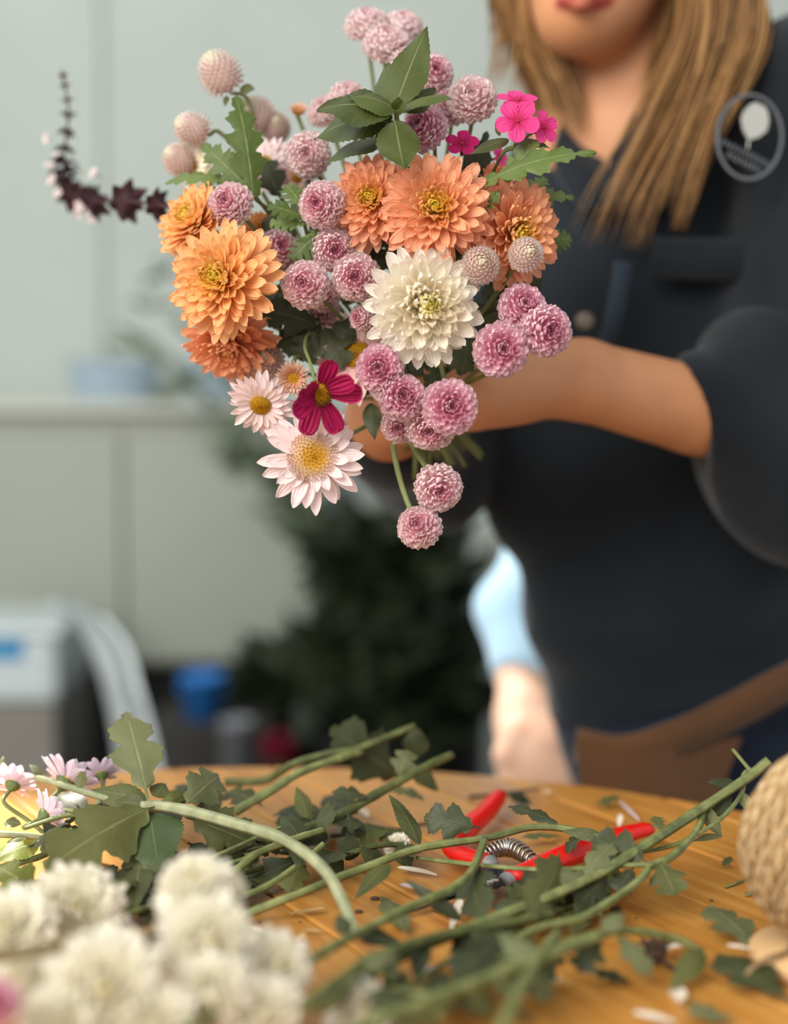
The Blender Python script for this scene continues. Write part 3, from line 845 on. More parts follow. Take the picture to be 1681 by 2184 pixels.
# ---- the florist
who = empty('person', (P(1500, 1500, 1.32).x, 1.33, 0), 'woman in navy shirt with long light brown hair, holding the bouquet in both hands', 'person')
shL, shR = P(1745, 210, 1.22), P(1235, 350, 1.40)
elL, wrL, pmL = P(1700, 925, 1.16), P(1085, 822, 1.05), P(1010, 832, 1.035)
elR, wrR, pmR = P(900, 975, 1.27), P(835, 905, 1.085), P(822, 885, 1.065)
hd = P(1290, -150, 1.28)
S = SDF((-.16, .93, .0), (.60, 1.56, 1.86), .0045)
up = Vector((.06, -.02, 1)).normalized()
hr = Matrix.Rotation(math.radians(-14), 4, 'Z') @ Matrix.Rotation(math.radians(8), 4, 'X')
S.ell(hd + Vector((.01, .035, .035)), (.074, .092, .098), .03)                          # skull
S.ell(P(1270, -70, 1.225), (.054, .060, .078), .03)                                       # face
S.ell(P(1226, 36, 1.195), (.026, .030, .026), .03)                                       # chin
S.cap(P(1172, -100, 1.24), P(1214, 40, 1.20), .024, .022, .02); S.cap(P(1400, -90, 1.27), P(1252, 40, 1.20), .026, .022, .02)   # jaw
S.cap(P(1235, -190, 1.17), P(1220, -90, 1.145), .008, .013, .012)                        # nose
S.cap(P(1200, -80, 1.155), P(1242, -80, 1.155), .008, .008, .008)
S.ell(P(1165, -190, 1.185), (.016, .01, .009), .01, 's'); S.ell(P(1292, -195, 1.185), (.016, .01, .009), .01, 's')
LA, LB, LC = P(1194, -2, 1.163), P(1240, 6, 1.150), P(1292, -6, 1.168)
S.cap(LA, LB, .004, .0075, .006); S.cap(LB, LC, .0075, .004, .006)                        # lower lip
S.cap(LA + Vector((0, 0, .009)), LB + Vector((0, 0, .011)), .003, .006, .004); S.cap(LB + Vector((0, 0, .011)), LC + Vector((0, 0, .009)), .006, .003, .004)
S.ell(hd + Vector((-.068, .03, -.01)), (.008, .02, .03), .008); S.ell(hd + Vector((.085, .03, -.01)), (.008, .02, .03), .008)   # ears
S.cap(P(1345, 30, 1.29), P(1360, 300, 1.31), .043, .050, .03)                            # neck
S.cap(P(1345, 300, 1.31), P(1400, 420, 1.33), .075, .095, .05)
S.cap(shL, P(1400, 330, 1.33), .050, .07, .06); S.cap(shR, P(1400, 330, 1.33), .050, .07, .06)
S.ell(P(1440, 540, 1.34), (.145, .10, .17), .05); S.ell(P(1450, 1000, 1.35), (.135, .095, .2), .06); S.ell(P(1520, 1450, 1.36), (.150, .105, .14), .06)
S.cap(P(1430, 1560, 1.36), P(1440, 2500, 1.38), .075, .05, .04); S.cap(P(1640, 1560, 1.36), P(1640, 2500, 1.38), .075, .05, .04)
S.cap(P(1440, 2500, 1.38), P(1440, 3380, 1.38), .05, .035, .03); S.cap(P(1640, 2500, 1.38), P(1640, 3380, 1.38), .05, .035, .03)
S.cap(shL, elL, .046, .040, .03); S.cap(shR, elR, .046, .040, .03)
S.cap(elL, P(1480, 875, 1.12), .036, .0345, .004); S.cap(P(1480, 875, 1.12), P(1240, 810, 1.075), .0345, .0300, .004); S.cap(P(1240, 810, 1.075), wrL, .0300, .0245, .008)
S.cap(elR, wrR, .038, .024, .02)
hand(S, wrL, pmL, None, [
    (P(962, 792, 1.02), P(918, 786, 1.0), P(884, 800, 1.012), P(880, 820, 1.03), .0088),
    (P(960, 822, 1.016), P(912, 820, .996), P(876, 832, 1.01), P(874, 850, 1.03), .0090),
    (P(964, 852, 1.02), P(918, 852, 1.0), P(884, 862, 1.014), P(880, 876, 1.032), .0085),
    (P(974, 880, 1.026), P(932, 882, 1.008), P(904, 888, 1.02), P(898, 896, 1.036), .0075),
    (P(1015, 786, 1.02), P(978, 762, 1.008), P(942, 760, 1.0), P(916, 768, .996), .0098)], .009)
hand(S, wrR, pmR, None, [
    (P(835, 850, 1.04), P(868, 842, 1.03), P(892, 850, 1.036), P(900, 860, 1.05), .0088),
    (P(836, 872, 1.036), P(872, 868, 1.026), P(896, 874, 1.034), P(902, 884, 1.05), .0090),
    (P(836, 896, 1.036), P(868, 896, 1.028), P(890, 900, 1.036), P(896, 908, 1.05), .0085),
    (P(834, 918, 1.04), P(860, 920, 1.034), P(880, 922, 1.04), P(886, 928, 1.052), .0075),
    (P(806, 850, 1.06), P(818, 812, 1.055), P(846, 800, 1.05), P(870, 806, 1.046), .0095)], .009)


def lipattr(v):
    a = np.zeros((len(v), 4)); d_ = np.full(len(v), 9.0)
    for p, q_ in ((LA, LB), (LB, LC)):
        for dz in (0, .009):
            p1, q1 = np.array(p) + (0, 0, dz), np.array(q_) + (0, 0, dz); dd = q1 - p1; t = np.clip(((v - p1) @ dd) / (dd @ dd), 0, 1)
            d_ = np.minimum(d_, np.linalg.norm(v - p1 - t[:, None] * dd, axis=1))
    a[:, 0] = np.clip((.0105 - d_) / .003, 0, 1); return a


S.build('body', MAT['skin'], who, lipattr)
MAT['eye'] = plain('eye', '#e6e2da', .2)
for x in (1165, 1292):
    mb = MB(); lathe(mb, [(0, -.011), (.007, -.007), (.0095, 0), (.007, .007), (0, .0095)], 16, P(x, -192, 1.201)); mb.obj('eye', MAT['eye'], who, True, True)
# ---- shirt
S = SDF((-.16, .98, .78), (.62, 1.60, 1.56), .0045)
S.cap(shL, P(1420, 330, 1.35), .064, .088, .05); S.cap(shR, P(1420, 330, 1.35), .064, .088, .05)
S.ell(P(1440, 560, 1.34), (.165, .120, .18), .05); S.ell(P(1440, 1010, 1.35), (.164, .122, .20), .05); S.ell(P(1530, 1440, 1.355), (.168, .125, .14), .05)
S.ell(P(1190, 1020, 1.31), (.06, .06, .075), .04); S.ell(P(1250, 1330, 1.32), (.06, .06, .05), .03)
S.ell(P(1340, 700, 1.27), (.07, .06, .08), .05); S.ell(P(1560, 690, 1.25), (.07, .06, .08), .05)
S.cap(shL, P(1735, 560, 1.19), .068, .066, .03); S.cap(P(1735, 560, 1.19), P(1690, 930, 1.155), .066, .076, .03)
cf = (P(1480, 872, 1.12) - elL).normalized(); ce = P(1446, 872, 1.11)
S2 = SDF((.12, .98, .9), (.5, 1.4, 1.4), .0045)
S2.cap(P(1690, 925, 1.155), P(1470, 874, 1.115), .070, .042, .03); S2.ell(P(1650, 1050, 1.15), (.055, .05, .050), .03); S2.cap(P(1690, 800, 1.16), P(1700, 1000, 1.16), .07, .07, .03)
S2.plane(P(1478, 880, 1.11), CR * -.967 + CU * -.253)
sl, _ = S.sub(S2.lo, S2.lo + (S2.n - 1) * S2.h)
S.cap(shR, elR, .060, .056, .03); S.cap(elR, P(848, 925, 1.12), .056, .042, .03)
S.cap(P(1290, 430, 1.185), P(1345, 110, 1.25), .016, .064, .012, 's')                       # open collar


def folds(v, X, Y, Z):
    w = .010 * np.sin(38 * Z + 14 * X + 3 * np.sin(11 * X)) * np.clip((1.14 - Z) / .2, 0, 1) + .006 * np.sin(24 * X - 30 * Z + 12 * Y)
    return v + w


S.fn(folds); S.plane(P(1300, 1598, 1.2), (.30, 0, -1))
S.build('shirt', MAT['navy'], who)
S2.fn(lambda v, X, Y, Z: v + .0055 * np.sin(48 * X + 25 * Z) + .003 * np.sin(60 * Z - 20 * X))
S2.build('rolled_sleeve', MAT['navy'], who)


def ribbon(pts, wdt, nrm, thick=.003, n=24):
    """cloth strip with thickness along 3D points"""
    c = spline(pts, n); t = np.gradient(c, axis=0); t /= np.linalg.norm(t, axis=1)[:, None]
    nn = np.array(list(nrm)); vs, at = [], []
    for i in range(n):
        s_ = np.cross(t[i], nn); s_ /= np.linalg.norm(s_); m_ = np.cross(s_, t[i]); w = wdt(i / (n - 1)) if callable(wdt) else wdt
        for a_, b_ in ((-1, -1), (-1, 1), (1, 1), (1, -1)): vs.append(c[i] + s_ * a_ * w / 2 + m_ * b_ * thick / 2); at.append((0, i / (n - 1), .5, 0))
    mb = MB(); mb.add(vs, grid_faces(4, n, True) + [(0, 1, 2, 3)[::-1], tuple(4 * (n - 1) + k for k in range(4))], at); return mb


col = (.1, -1, .3)
ribbon([P(1395, 235, 1.20), P(1365, 330, 1.19), P(1310, 440, 1.185)], lambda f: .020 + .030 * math.sin(math.pi * min(1, f * 1.0)) * .8, col, .005).obj('collar', MAT['navy'], who, True, True)
ribbon([P(1225, 260, 1.27), P(1235, 350, 1.235), P(1275, 450, 1.20)], lambda f: .020 + .030 * math.sin(math.pi * min(1, f)) * .8, col, .005).obj('collar', MAT['navy'], who, True, True)
MAT['navy_highlight'] = cloth('navy placket highlight', '#212b35', '#293541')  # lighter navy: bluish highlight along the placket put into the colour
ribbon([P(1330, 560, 1.175), P(1310, 680, 1.172), P(1270, 800, 1.19)], .014, col, .004).obj('placket', MAT['navy_highlight'], who, True, True)
ribbon([P(1390, 548, 1.185), P(1520, 552, 1.17), P(1665, 548, 1.165)], .034, (0, -1, .2), .006).obj('pocket_flap', MAT['navy'], who, True, True)
MAT['button_horn'] = plain('horn button', '#5e5040', .4)
for (x, y, d_) in ((1248, 686, 1.17),):
    mb = MB(); lathe(mb, [(0, 0), (.0075, 0), (.0078, .002), (.006, .003), (0, .0022)], 20)
    o = mb.obj('shirt_button', MAT['button_horn'], who); o.matrix_basis = who.matrix_basis.inverted() @ axis_frame(P(x, y, d_), -10, 5, 1, 0)
# badge printed on the shirt
MAT['print'] = plain('pale print', '#5c6064', .8); MAT['print_leaf'] = plain('white print', '#a8a8a2', .8)
bd = empty('badge', (0, 0, 0)); bd.parent = who
BM = axis_frame(P(1600, 292, 1.118), 16, 8, 1, -22); bd.matrix_basis = who.matrix_basis.inverted() @ BM
mb = MB(); ra, rb = .0275, .036
tube(mb, [(ra * math.cos(a), rb * math.sin(a), 0) for a in np.linspace(0, 2 * math.pi, 40)], .0016, .0016, 80, 6, flat=.5); mb.obj('badge_ring', MAT['print'], bd)
mb = MB(); prof = [(0, -.003), (.007, .003), (.0115, .011), (.011, .019), (.008, .026), (.003, .030), (0, .029)]
vs = [(x_, y_, .001) for x_, y_ in prof] + [(-x_, y_, .001) for x_, y_ in prof[::-1][1:-1]]; nn_ = len(vs)
vs += [(x_, y_, -.001) for x_, y_, _ in vs]; mb.add(vs, [tuple(range(nn_)), tuple(range(2 * nn_ - 1, nn_ - 1, -1))] + [(k, (k + 1) % nn_, (k + 1) % nn_ + nn_, k + nn_) for k in range(nn_)])
tube(mb, [(0, -.004, 0), (.001, -.010, 0)], .0009, .0009, 4, 6); mb.obj('badge_leaf', MAT['print_leaf'], bd, smooth=False)
mb = MB()
for row, (yy, x_a, x_b, hh) in enumerate(((-.0145, -.022, .022, .0045), (-.0225, -.014, .015, .0055))):
    x_ = x_a
    while x_ < x_b:
        w_ = R_(.0016, .003); box(mb, (x_ + w_ / 2, yy + R_(-.0004, .0004), 0), (w_ * .5, hh, .001)); box(mb, (x_ + w_ / 2, yy + R_(-.002, .002), 0), (w_, .001, .001)); x_ += w_ + .0012
mb.obj('badge_lettering', MAT['print'], bd, smooth=False)
# trousers, belt and tool pouch
S = SDF((.05, 1.05, -.02), (.62, 1.62, 1.0), .006)
S.ell(P(1530, 1500, 1.36), (.158, .113, .13), .05)
S.cap(P(1430, 1600, 1.36), P(1440, 3420, 1.38), .088, .052, .03); S.cap(P(1640, 1600, 1.36), P(1640, 3420, 1.38), .088, .052, .03)
S.plane((0, 0, .93), (0, 0, 1)); S.plane((0, 0, .05), (0, 0, -1)); S.build('trousers', MAT['denim'], who)
ribbon([P(1230, 1590, 1.235), P(1330, 1606, 1.205), P(1440, 1575, 1.192), P(1560, 1520, 1.19), P(1681, 1455, 1.2), P(1800, 1400, 1.25)], .030, (0, -1, .1), .005).obj('belt', MAT['leather'], who, True, True)
mb = MB(); prof = [(1246, 1590), (1262, 1760), (1300, 1830), (1470, 1830), (1510, 1720), (1560, 1590), (1420, 1610), (1330, 1612)]
fr = [P(x_, y_, 1.19) for x_, y_ in prof]; bk = [P(x_, y_, 1.215) for x_, y_ in prof]; nn_ = len(fr)
mb.add(fr + bk, [tuple(range(nn_)), tuple(range(2 * nn_ - 1, nn_ - 1, -1))] + [(k, (k + 1) % nn_, (k + 1) % nn_ + nn_, k + nn_) for k in range(nn_)])
bevel(mb.obj('tool_pouch', MAT['leather'], who, False, True), .006, 3)
MAT['shoe'] = plain('dark shoe', '#1d1b1a', .5)
for x_ in (P(1440, 3380, 1.38), P(1640, 3380, 1.38)):
    S = SDF((x_.x - .07, 1.1, -.03), (x_.x + .07, 1.5, .14), .006); S.cap((x_.x, 1.40, .05), (x_.x, 1.22, .035), .045, .035, .02); S.plane((0, 0, 0), (0, 0, -1)); S.build('shoe', MAT['shoe'], who)
MAT['gold'] = plain('gold chain', '#c99a5a', .3, .8)
mb = MB(); tube(mb, [P(1258, 225, 1.265), P(1300, 242, 1.245), P(1345, 225, 1.25)], .0012, .0012, 20, 6); mb.obj('necklace', MAT['gold'], who, True, True)
# hair
m = NT('light brown hair'); rough(m, .55, .3); rf, t, rnd, u = m.pv()
c = m.ramp(m.math('ADD', m.math('MULTIPLY', t, .45), m.math('MULTIPLY', rnd, .6)), [(0.1, '#543a22'), (0.4, '#6f4e2c'), (0.7, '#8f683c'), (1.0, '#b08a5a')]); m.color(c); MAT['hair'] = m.m
hb = MB()


def locks(key, n, spread, r=.0026, tipspread=1.6, lo=.72):
    kp = spline([P(*p) for p in key], 30)
    for i in range(n):
        o_ = np.array([R_(-1, 1) * spread, R_(-.6, .6) * spread, R_(-.3, .3) * spread]); e = int(30 * R_(lo, 1.0)); ph_ = R_(0, 6)
        pts = [kp[j] + o_ * (.6 + (tipspread - .6) * j / 29) + np.array([.003 * math.sin(ph_ + j * .35), .003 * math.cos(ph_ + j * .3), 0]) for j in range(0, e, 3)]
        tube(hb, pts, r * R_(.7, 1.25), r * .2, 18, 5, rand=random.random(), rfun=lambda f: 1.15 * max(.05, math.sin(math.pi * min(1, .25 + f * .75))) ** .6)


locks([(1400, -420, 1.25), (1475, -150, 1.22), (1490, 60, 1.175), (1425, 260, 1.145), (1345, 430, 1.14), (1290, 560, 1.14)], 70, .017, lo=.75)
locks([(1420, -420, 1.26), (1500, -150, 1.23), (1510, 60, 1.185), (1440, 260, 1.15), (1370, 420, 1.14), (1318, 570, 1.14)], 70, .018, lo=.75)
locks([(1420, -420, 1.26), (1470, -150, 1.23), (1460, 60, 1.19), (1380, 240, 1.16), (1290, 400, 1.15), (1225, 550, 1.15)], 16, .010)
locks([(1430, -420, 1.27), (1560, -120, 1.23), (1580, 60, 1.18), (1530, 230, 1.14), (1475, 400, 1.13), (1428, 535, 1.135)], 46, .009, tipspread=.55, lo=.85)
locks([(1420, -420, 1.28), (1540, -150, 1.26), (1580, 0, 1.22), (1570, 120, 1.17), (1480, 270, 1.15), (1400, 400, 1.15)], 90, .020, lo=.6)
locks([(1400, -420, 1.28), (1450, -100, 1.27), (1455, 60, 1.235), (1420, 200, 1.20), (1390, 350, 1.18)], 90, .018)
locks([(1250, -430, 1.24), (1100, -250, 1.24), (1076, -60, 1.25), (1092, 70, 1.26), (1085, 170, 1.27), (1060, 250, 1.28)], 50, .014, lo=.6)
locks([(1250, -430, 1.24), (1130, -250, 1.22), (1100, -60, 1.23), (1110, 70, 1.25), (1140, 190, 1.27), (1180, 300, 1.28)], 60, .010)
locks([(1250, -430, 1.25), (1120, -250, 1.25), (1130, -40, 1.27), (1160, 110, 1.29), (1200, 230, 1.30), (1230, 340, 1.30)], 90, .015)
locks([(1240, -430, 1.24), (1115, -230, 1.21), (1085, -30, 1.22), (1098, 110, 1.24), (1072, 200, 1.25), (1100, 290, 1.25)], 24, .012, lo=.5)
locks([(1250, -430, 1.27), (1140, -200, 1.29), (1150, 0, 1.32), (1165, 150, 1.34), (1190, 270, 1.34), (1215, 400, 1.33)], 110, .024, r=.0034, lo=.85, tipspread=1.1)
locks([(1300, -430, 1.30), (1240, -100, 1.36), (1250, 150, 1.35), (1240, 330, 1.33)], 80, .03)
locks([(1230, -400, 1.22), (1128, -150, 1.215), (1120, 20, 1.225), (1160, 130, 1.235), (1205, 220, 1.235), (1225, 320, 1.23)], 90, .016, r=.003, lo=.8, tipspread=1.2)
hb.obj('hair', MAT['hair'], who, True, True)
S = SDF(hd - Vector((.16, .16, .2)), hd + Vector((.18, .2, .2)), .006)
S.ell(hd + Vector((.01, .045, .045)), (.086, .100, .108), .02); S.ell(P(1245, -60, 1.16), (.062, .06, .125), .02, 's'); S.build('hair_cap', MAT['hair'], who, lambda v: np.tile([0, .1, .4, 0], (len(v), 1)))

# ---- the second person, almost hidden behind the florist
w2 = empty('person', (.30, 1.86, 0), 'fair skinned person in light blue sleeve behind the woman, hand down beside the brown pouch', 'person')
S = SDF((.02, 1.2, -.12), (.60, 2.08, 1.80), .006)
s1, s2 = P(1290, 800, 1.74), P(1690, 800, 1.82)
e1, w1, k1 = P(1112, 1300, 1.56), P(1125, 1540, 1.47), P(1155, 1610, 1.45)
tc = Vector((.30, 1.86, 1.06))
S.ell(tc + Vector((0, 0, .43)), (.075, .09, .105), .03); S.ell(tc + Vector((0, -.03, .37)), (.055, .065, .075), .03); S.cap(tc + Vector((0, 0, .33)), tc + Vector((0, 0, .2)), .05, .06, .04)
S.ell(tc, (.14, .10, .22), .05); S.ell(tc + Vector((0, 0, -.3)), (.14, .10, .16), .05); S.cap(s1, s2, .05, .05, .05)
S.cap(s1, e1, .045, .038, .03); S.cap(e1, w1, .038, .027, .02); S.cap(s2, Vector((.49, 1.86, 1.0)), .045, .036, .03); S.cap((.49, 1.86, 1.0), (.49, 1.80, .78), .036, .026, .02); S.cap((.49, 1.80, .78), (.49, 1.78, .66), .028, .014, .02)
for x_ in (-.08, .08): S.cap(tc + Vector((x_, 0, -.38)), tc + Vector((x_, 0, -1.03)), .08, .04, .03)
S.cap(w1, k1, .033, .041, .02); S.cap(k1, P(1205, 1645, 1.435), .036, .026, .02)
for (a_, b_, c_, e_, r_) in (((1105, 1620), (1085, 1690), (1098, 1735), (1120, 1730), .0085), ((1140, 1650), (1130, 1715), (1145, 1755), (1165, 1745), .009), ((1178, 1655), (1176, 1718), (1188, 1755), (1205, 1745), .0088), ((1210, 1648), (1220, 1700), (1230, 1735), (1235, 1720), .0078), ((1100, 1565), (1076, 1610), (1082, 1655), (1095, 1690), .0098)):
    S.cap(k1, P(*a_, 1.435), .024, r_ * 1.5, .014); S.cap(P(*a_, 1.435), P(*b_, 1.425), r_ * 1.4, r_ * 1.15, .01); S.cap(P(*b_, 1.425), P(*c_, 1.435), r_ * 1.15, r_, .006); S.cap(P(*c_, 1.435), P(*e_, 1.445), r_, r_ * .85, .006)
S.build('body', MAT['skin_fair'], w2)
S = SDF((.02, 1.25, .66), (.60, 2.08, 1.5), .006)
S.cap(s1, s2, .06, .06, .05); S.ell(tc, (.155, .115, .24), .05); S.ell(tc + Vector((0, 0, -.25)), (.155, .115, .16), .05)
S.cap(s1, e1, .050, .044, .02); S.cap(e1, P(1128, 1500, 1.49), .044, .040, .02); S.cap(s2, Vector((.49, 1.86, 1.0)), .058, .05, .03)
sd = (w1 - e1).normalized(); S.fn(lambda v, X, Y, Z: v + .004 * np.sin(50 * Z + 20 * X))
sl, (X, Y, Z) = S.sub(S.lo, S.lo + S.n * S.h); cp = P(1105, 1465, 1.51)
D = (X - cp.x) * sd.x + (Y - cp.y) * sd.y + (Z - cp.z) * (sd.z) + .35 * (-(X - cp.x))
near = (np.abs(X - cp.x) < .1) & (np.abs(Y - cp.y) < .12)
S.v = np.where(near, np.maximum(S.v, D), S.v).astype(np.float32)
S.build('light_blue_shirt', MAT['light_blue'], w2)
S = SDF((.1, 1.7, -.02), (.50, 2.02, .9), .008)
for x_ in (-.08, .08): S.cap(tc + Vector((x_, 0, -.4)), tc + Vector((x_, 0, -1.03)), .09, .055, .03)
S.ell(tc + Vector((0, 0, -.36)), (.148, .108, .1), .03); S.plane((0, 0, .01), (0, 0, -1)); S.build('trousers', MAT['denim'], w2)
# ------------------------------------------------------------------ the bouquet
G1, G2, G3, G4 = 'peach and orange chrysanthemums', 'small pink button chrysanthemums', 'globe amaranths', 'open faced daisies'
D0 = .905
fl = flower
fl('apricot', 478, 598, 126, D0 + .005, -22, 4, 'largest apricot chrysanthemum at the left of the bouquet, fully open', G1)
fl('apricot', 420, 476, 98, D0 + .045, -40, 26, 'apricot chrysanthemum peeking out above the largest left one', G1)
fl('orange', 492, 728, 104, D0 + .05, -12, -48, 'deep orange chrysanthemum facing down under the largest left one', G1)
fl('peach2', 797, 432, 103, D0 + .02, -12, 8, 'peach chrysanthemum left of the central one, under the drooping basil leaf', G1)
fl('peach', 932, 448, 124, D0 - .005, -6, 2, 'largest peach chrysanthemum in the middle of the top row', G1)
fl('peach2', 1092, 498, 116, D0 + .012, 26, -10, 'peach chrysanthemum at the right with two globe amaranths before it', G1)
fl('cream', 905, 655, 132, D0 - .012, 12, -4, 'large cream chrysanthemum with yellow centre at the middle of the bouquet')
B = lambda k, x, y, r, d, ax, ay, lb, **kw: fl(k, x, y, r * 1.07, D0 + d, ax, ay, lb, G2, **kw)
B('button2', 492, 437, 48, .03, -18, 10, 'pink button bloom with crimson eye above the largest apricot chrysanthemum')
B('button', 688, 437, 50, .015, -22, 0, 'tight pink button bloom touching the left side of the peach chrysanthemum')
B('button', 592, 535, 46, .055, 20, 10, 'blurred pink button bloom just right of the largest apricot chrysanthemum')
B('button', 712, 533, 46, .025, 8, -10, 'pink button bloom below the peach pair, second down the inner column')
B('button2', 652, 608, 50, .008, -10, 0, 'pink button bloom with crimson eye standing alone right of the apricot one')
B('button', 760, 592, 50, .01, -4, -6, 'pink button bloom against the upper left of the cream chrysanthemum')
B('button', 690, 630, 36, .045, 10, 0, 'dim pink button bloom half hidden behind the lone crimson eyed one')
B('button', 684, 664, 40, .065, 0, -10, 'shaded dusky button bloom deep in the middle of the bouquet')
B('button', 772, 678, 28, .02, -40, 0, 'little pink button bloom tucked at the left tip of the cream chrysanthemum')
B('button', 812, 700, 36, .035, -10, -20, 'brownish pink button bloom under the left petals of the cream chrysanthemum')
B('magenta', 905, 278, 50, .03, -30, 18, 'purple pink button bloom under the right basil leaf')
B('pale2', 1008, 213, 52, .03, -6, 16, 'pale pink button bloom at the right of the basil leaves, next to the phlox')
B('button', 962, 230, 42, .055, -6, 20, 'pink button bloom squeezed between the basil leaf and the pale one')
B('button', 925, 158, 42, .06, 10, 10, 'pink button bloom behind the tall basil leaf, right side')
B('pale', 657, 330, 48, .06, -6, -6, 'soft pink button bloom left of the big basil leaf')
B('pale', 742, 212, 42, .085, 0, 40, 'cream pink button bloom behind the left basil leaf tip')
B('pale', 694, 240, 38, .09, -20, 34, 'faint pale button bloom further left behind the basil leaf')
B('pale2', 825, 98, 50, .085, 6, 38, 'pale pink button bloom in front of the top trio')
B('pale2', 782, 57, 46, .10, -6, 44, 'pale pink button bloom at the far left of the top trio')
B('pale', 858, 62, 44, .105, 10, 44, 'pale button bloom at the back of the top trio')
B('pale', 868, 140, 40, .075, 0, 30, 'pale button bloom showing left of the tall basil leaf')
B('magenta', 1113, 657, 50, -.005, 10, 14, 'upper bloom of the mauve trio at the right of the bouquet', stem=[(1060, 760, .97), (960, 830, 1.02)])
B('magenta2', 1164, 706, 54, -.015, 14, -4, 'rightmost bloom of the mauve trio, over the forearm', stem=[(1090, 770, .96), (960, 835, 1.02)])
B('magenta', 1068, 746, 57, -.018, 6, -2, 'lowest bloom of the mauve trio, over the wrist', stem=[(1030, 780, .95), (960, 840, 1.02)])
B('magenta', 810, 786, 50, -.01, -6, 2, 'mauve pink button bloom left below the cream chrysanthemum, beside the cosmos', stem=[(850, 790, .96), (890, 830, 1.01)])
B('magenta2', 858, 848, 49, -.012, 2, 6, 'mauve pink button bloom in the middle of the lower cluster', stem=[(856, 790, .95), (890, 800, 1.0)])
B('magenta', 960, 868, 58, -.02, 4, -2, 'biggest mauve pink button bloom at the right of the lower cluster', stem=[(948, 812, .93), (936, 770, .96), (920, 800, 1.0)])
B('button2', 852, 908, 38, .012, -10, -16, 'small dusky button bloom at the bottom left of the lower cluster', stem=[(880, 880, .96), (900, 850, 1.0)])
B('button2', 918, 908, 53, -.002, -8, -26, 'dusky pink button bloom under the biggest mauve one', stem=[(915, 880, .95), (905, 850, 1.0)])
B('button2', 935, 1040, 50, -.01, 8, -16, 'upper of the two pink button blooms dangling on long stems', stem=[(912, 1002, .92), (872, 930, .96), (885, 870, 1.02)], sr=.0017)
B('button2', 895, 1125, 46, -.008, -14, 18, 'lowest pink button bloom dangling at the very bottom of the bouquet', stem=[(878, 1092, .905), (850, 1010, .92), (840, 930, .95), (870, 860, 1.02)], sr=.0018)
A = lambda x, y, r, d, ax, ay, lb, **kw: fl('amaranth', x, y, r, D0 + d, ax, ay, lb, G3, **kw)
A(470, 157, 47, .085, -40, 46, 'pale globe amaranth at the top left, with a leaf at its neck', stem=[(530, 215, 1.0), (560, 330, 1.01), (700, 640, 1.03)])
A(412, 275, 38, .085, -62, 12, 'pale globe amaranth on a short dark neck, facing left', stem=[(470, 283, 1.0), (530, 360, 1.01), (700, 660, 1.03)])
A(550, 245, 40, .11, -34, 40, 'blurred globe amaranth right of the tall fringed leaf')
A(588, 272, 34, .115, 10, 20, 'small blurred pink globe amaranth behind its neighbour above the yellow centred daisy')
A(386, 342, 38, .10, -50, 20, 'blurred globe amaranth behind the white daisy at the left')
A(1025, 566, 43, -.012, 6, 2, 'left of the two front facing globe amaranths on the right peach chrysanthemum')
A(1122, 543, 39, -.012, 14, 4, 'right of the two front facing globe amaranths on the right peach chrysanthemum')
A(566, 768, 44, .060, 0, 10, 'dusky globe amaranth below the orange chrysanthemum')
A(532, 812, 42, .075, -20, 10, 'pale blurred globe amaranth behind the small pink daisy')
fl('bud', 637, 238, 24, D0 + .10, 0, 40, 'tiny peach bud at the top left of the basil leaves')
fl('daisy', 668, 975, 116, D0 - .012, 6, 0, 'largest pale pink daisy hanging at the lower left of the bouquet', G4, stem=[(740, 930, .96), (860, 870, 1.02)])
fl('daisy2', 556, 862, 76, D0 + .012, -6, -34, 'smaller pale pink daisy facing down, left of the cosmos', G4, stem=[(600, 830, .98), (760, 840, 1.02)])
fl('bud', 626, 806, 42, D0 + .008, -6, -10, 'half open bronze daisy bud with orange centre just above the cosmos', G4, stem=[(640, 760, .95), (780, 800, 1.02)])
fl('blush', 762, 758, 104, D0 + .045, -10, 10, 'blurred blush daisy deep inside under the cream chrysanthemum', G4)
fl('daisy2', 565, 352, 66, D0 + .09, -30, 6, 'blurred pink daisy with yellow centre behind the tall fringed leaf', G4)
fl('blush', 632, 378, 40, D0 + .085, 10, -10, 'little blurred daisy with orange centre below the soft pink button bloom', G4)
fl('white_daisy', 408, 352, 56, D0 + .10, -20, -20, 'blurred white daisy at the left edge of the bouquet', G4)
fl('apricot', 560, 492, 44, D0 + .07, 10, 10, 'half hidden apricot chrysanthemum behind the crimson eyed button bloom', G1)
fl('orange', 1062, 385, 40, D0 + .05, 20, 10, 'half hidden peach bloom under the long geranium leaf', G1)


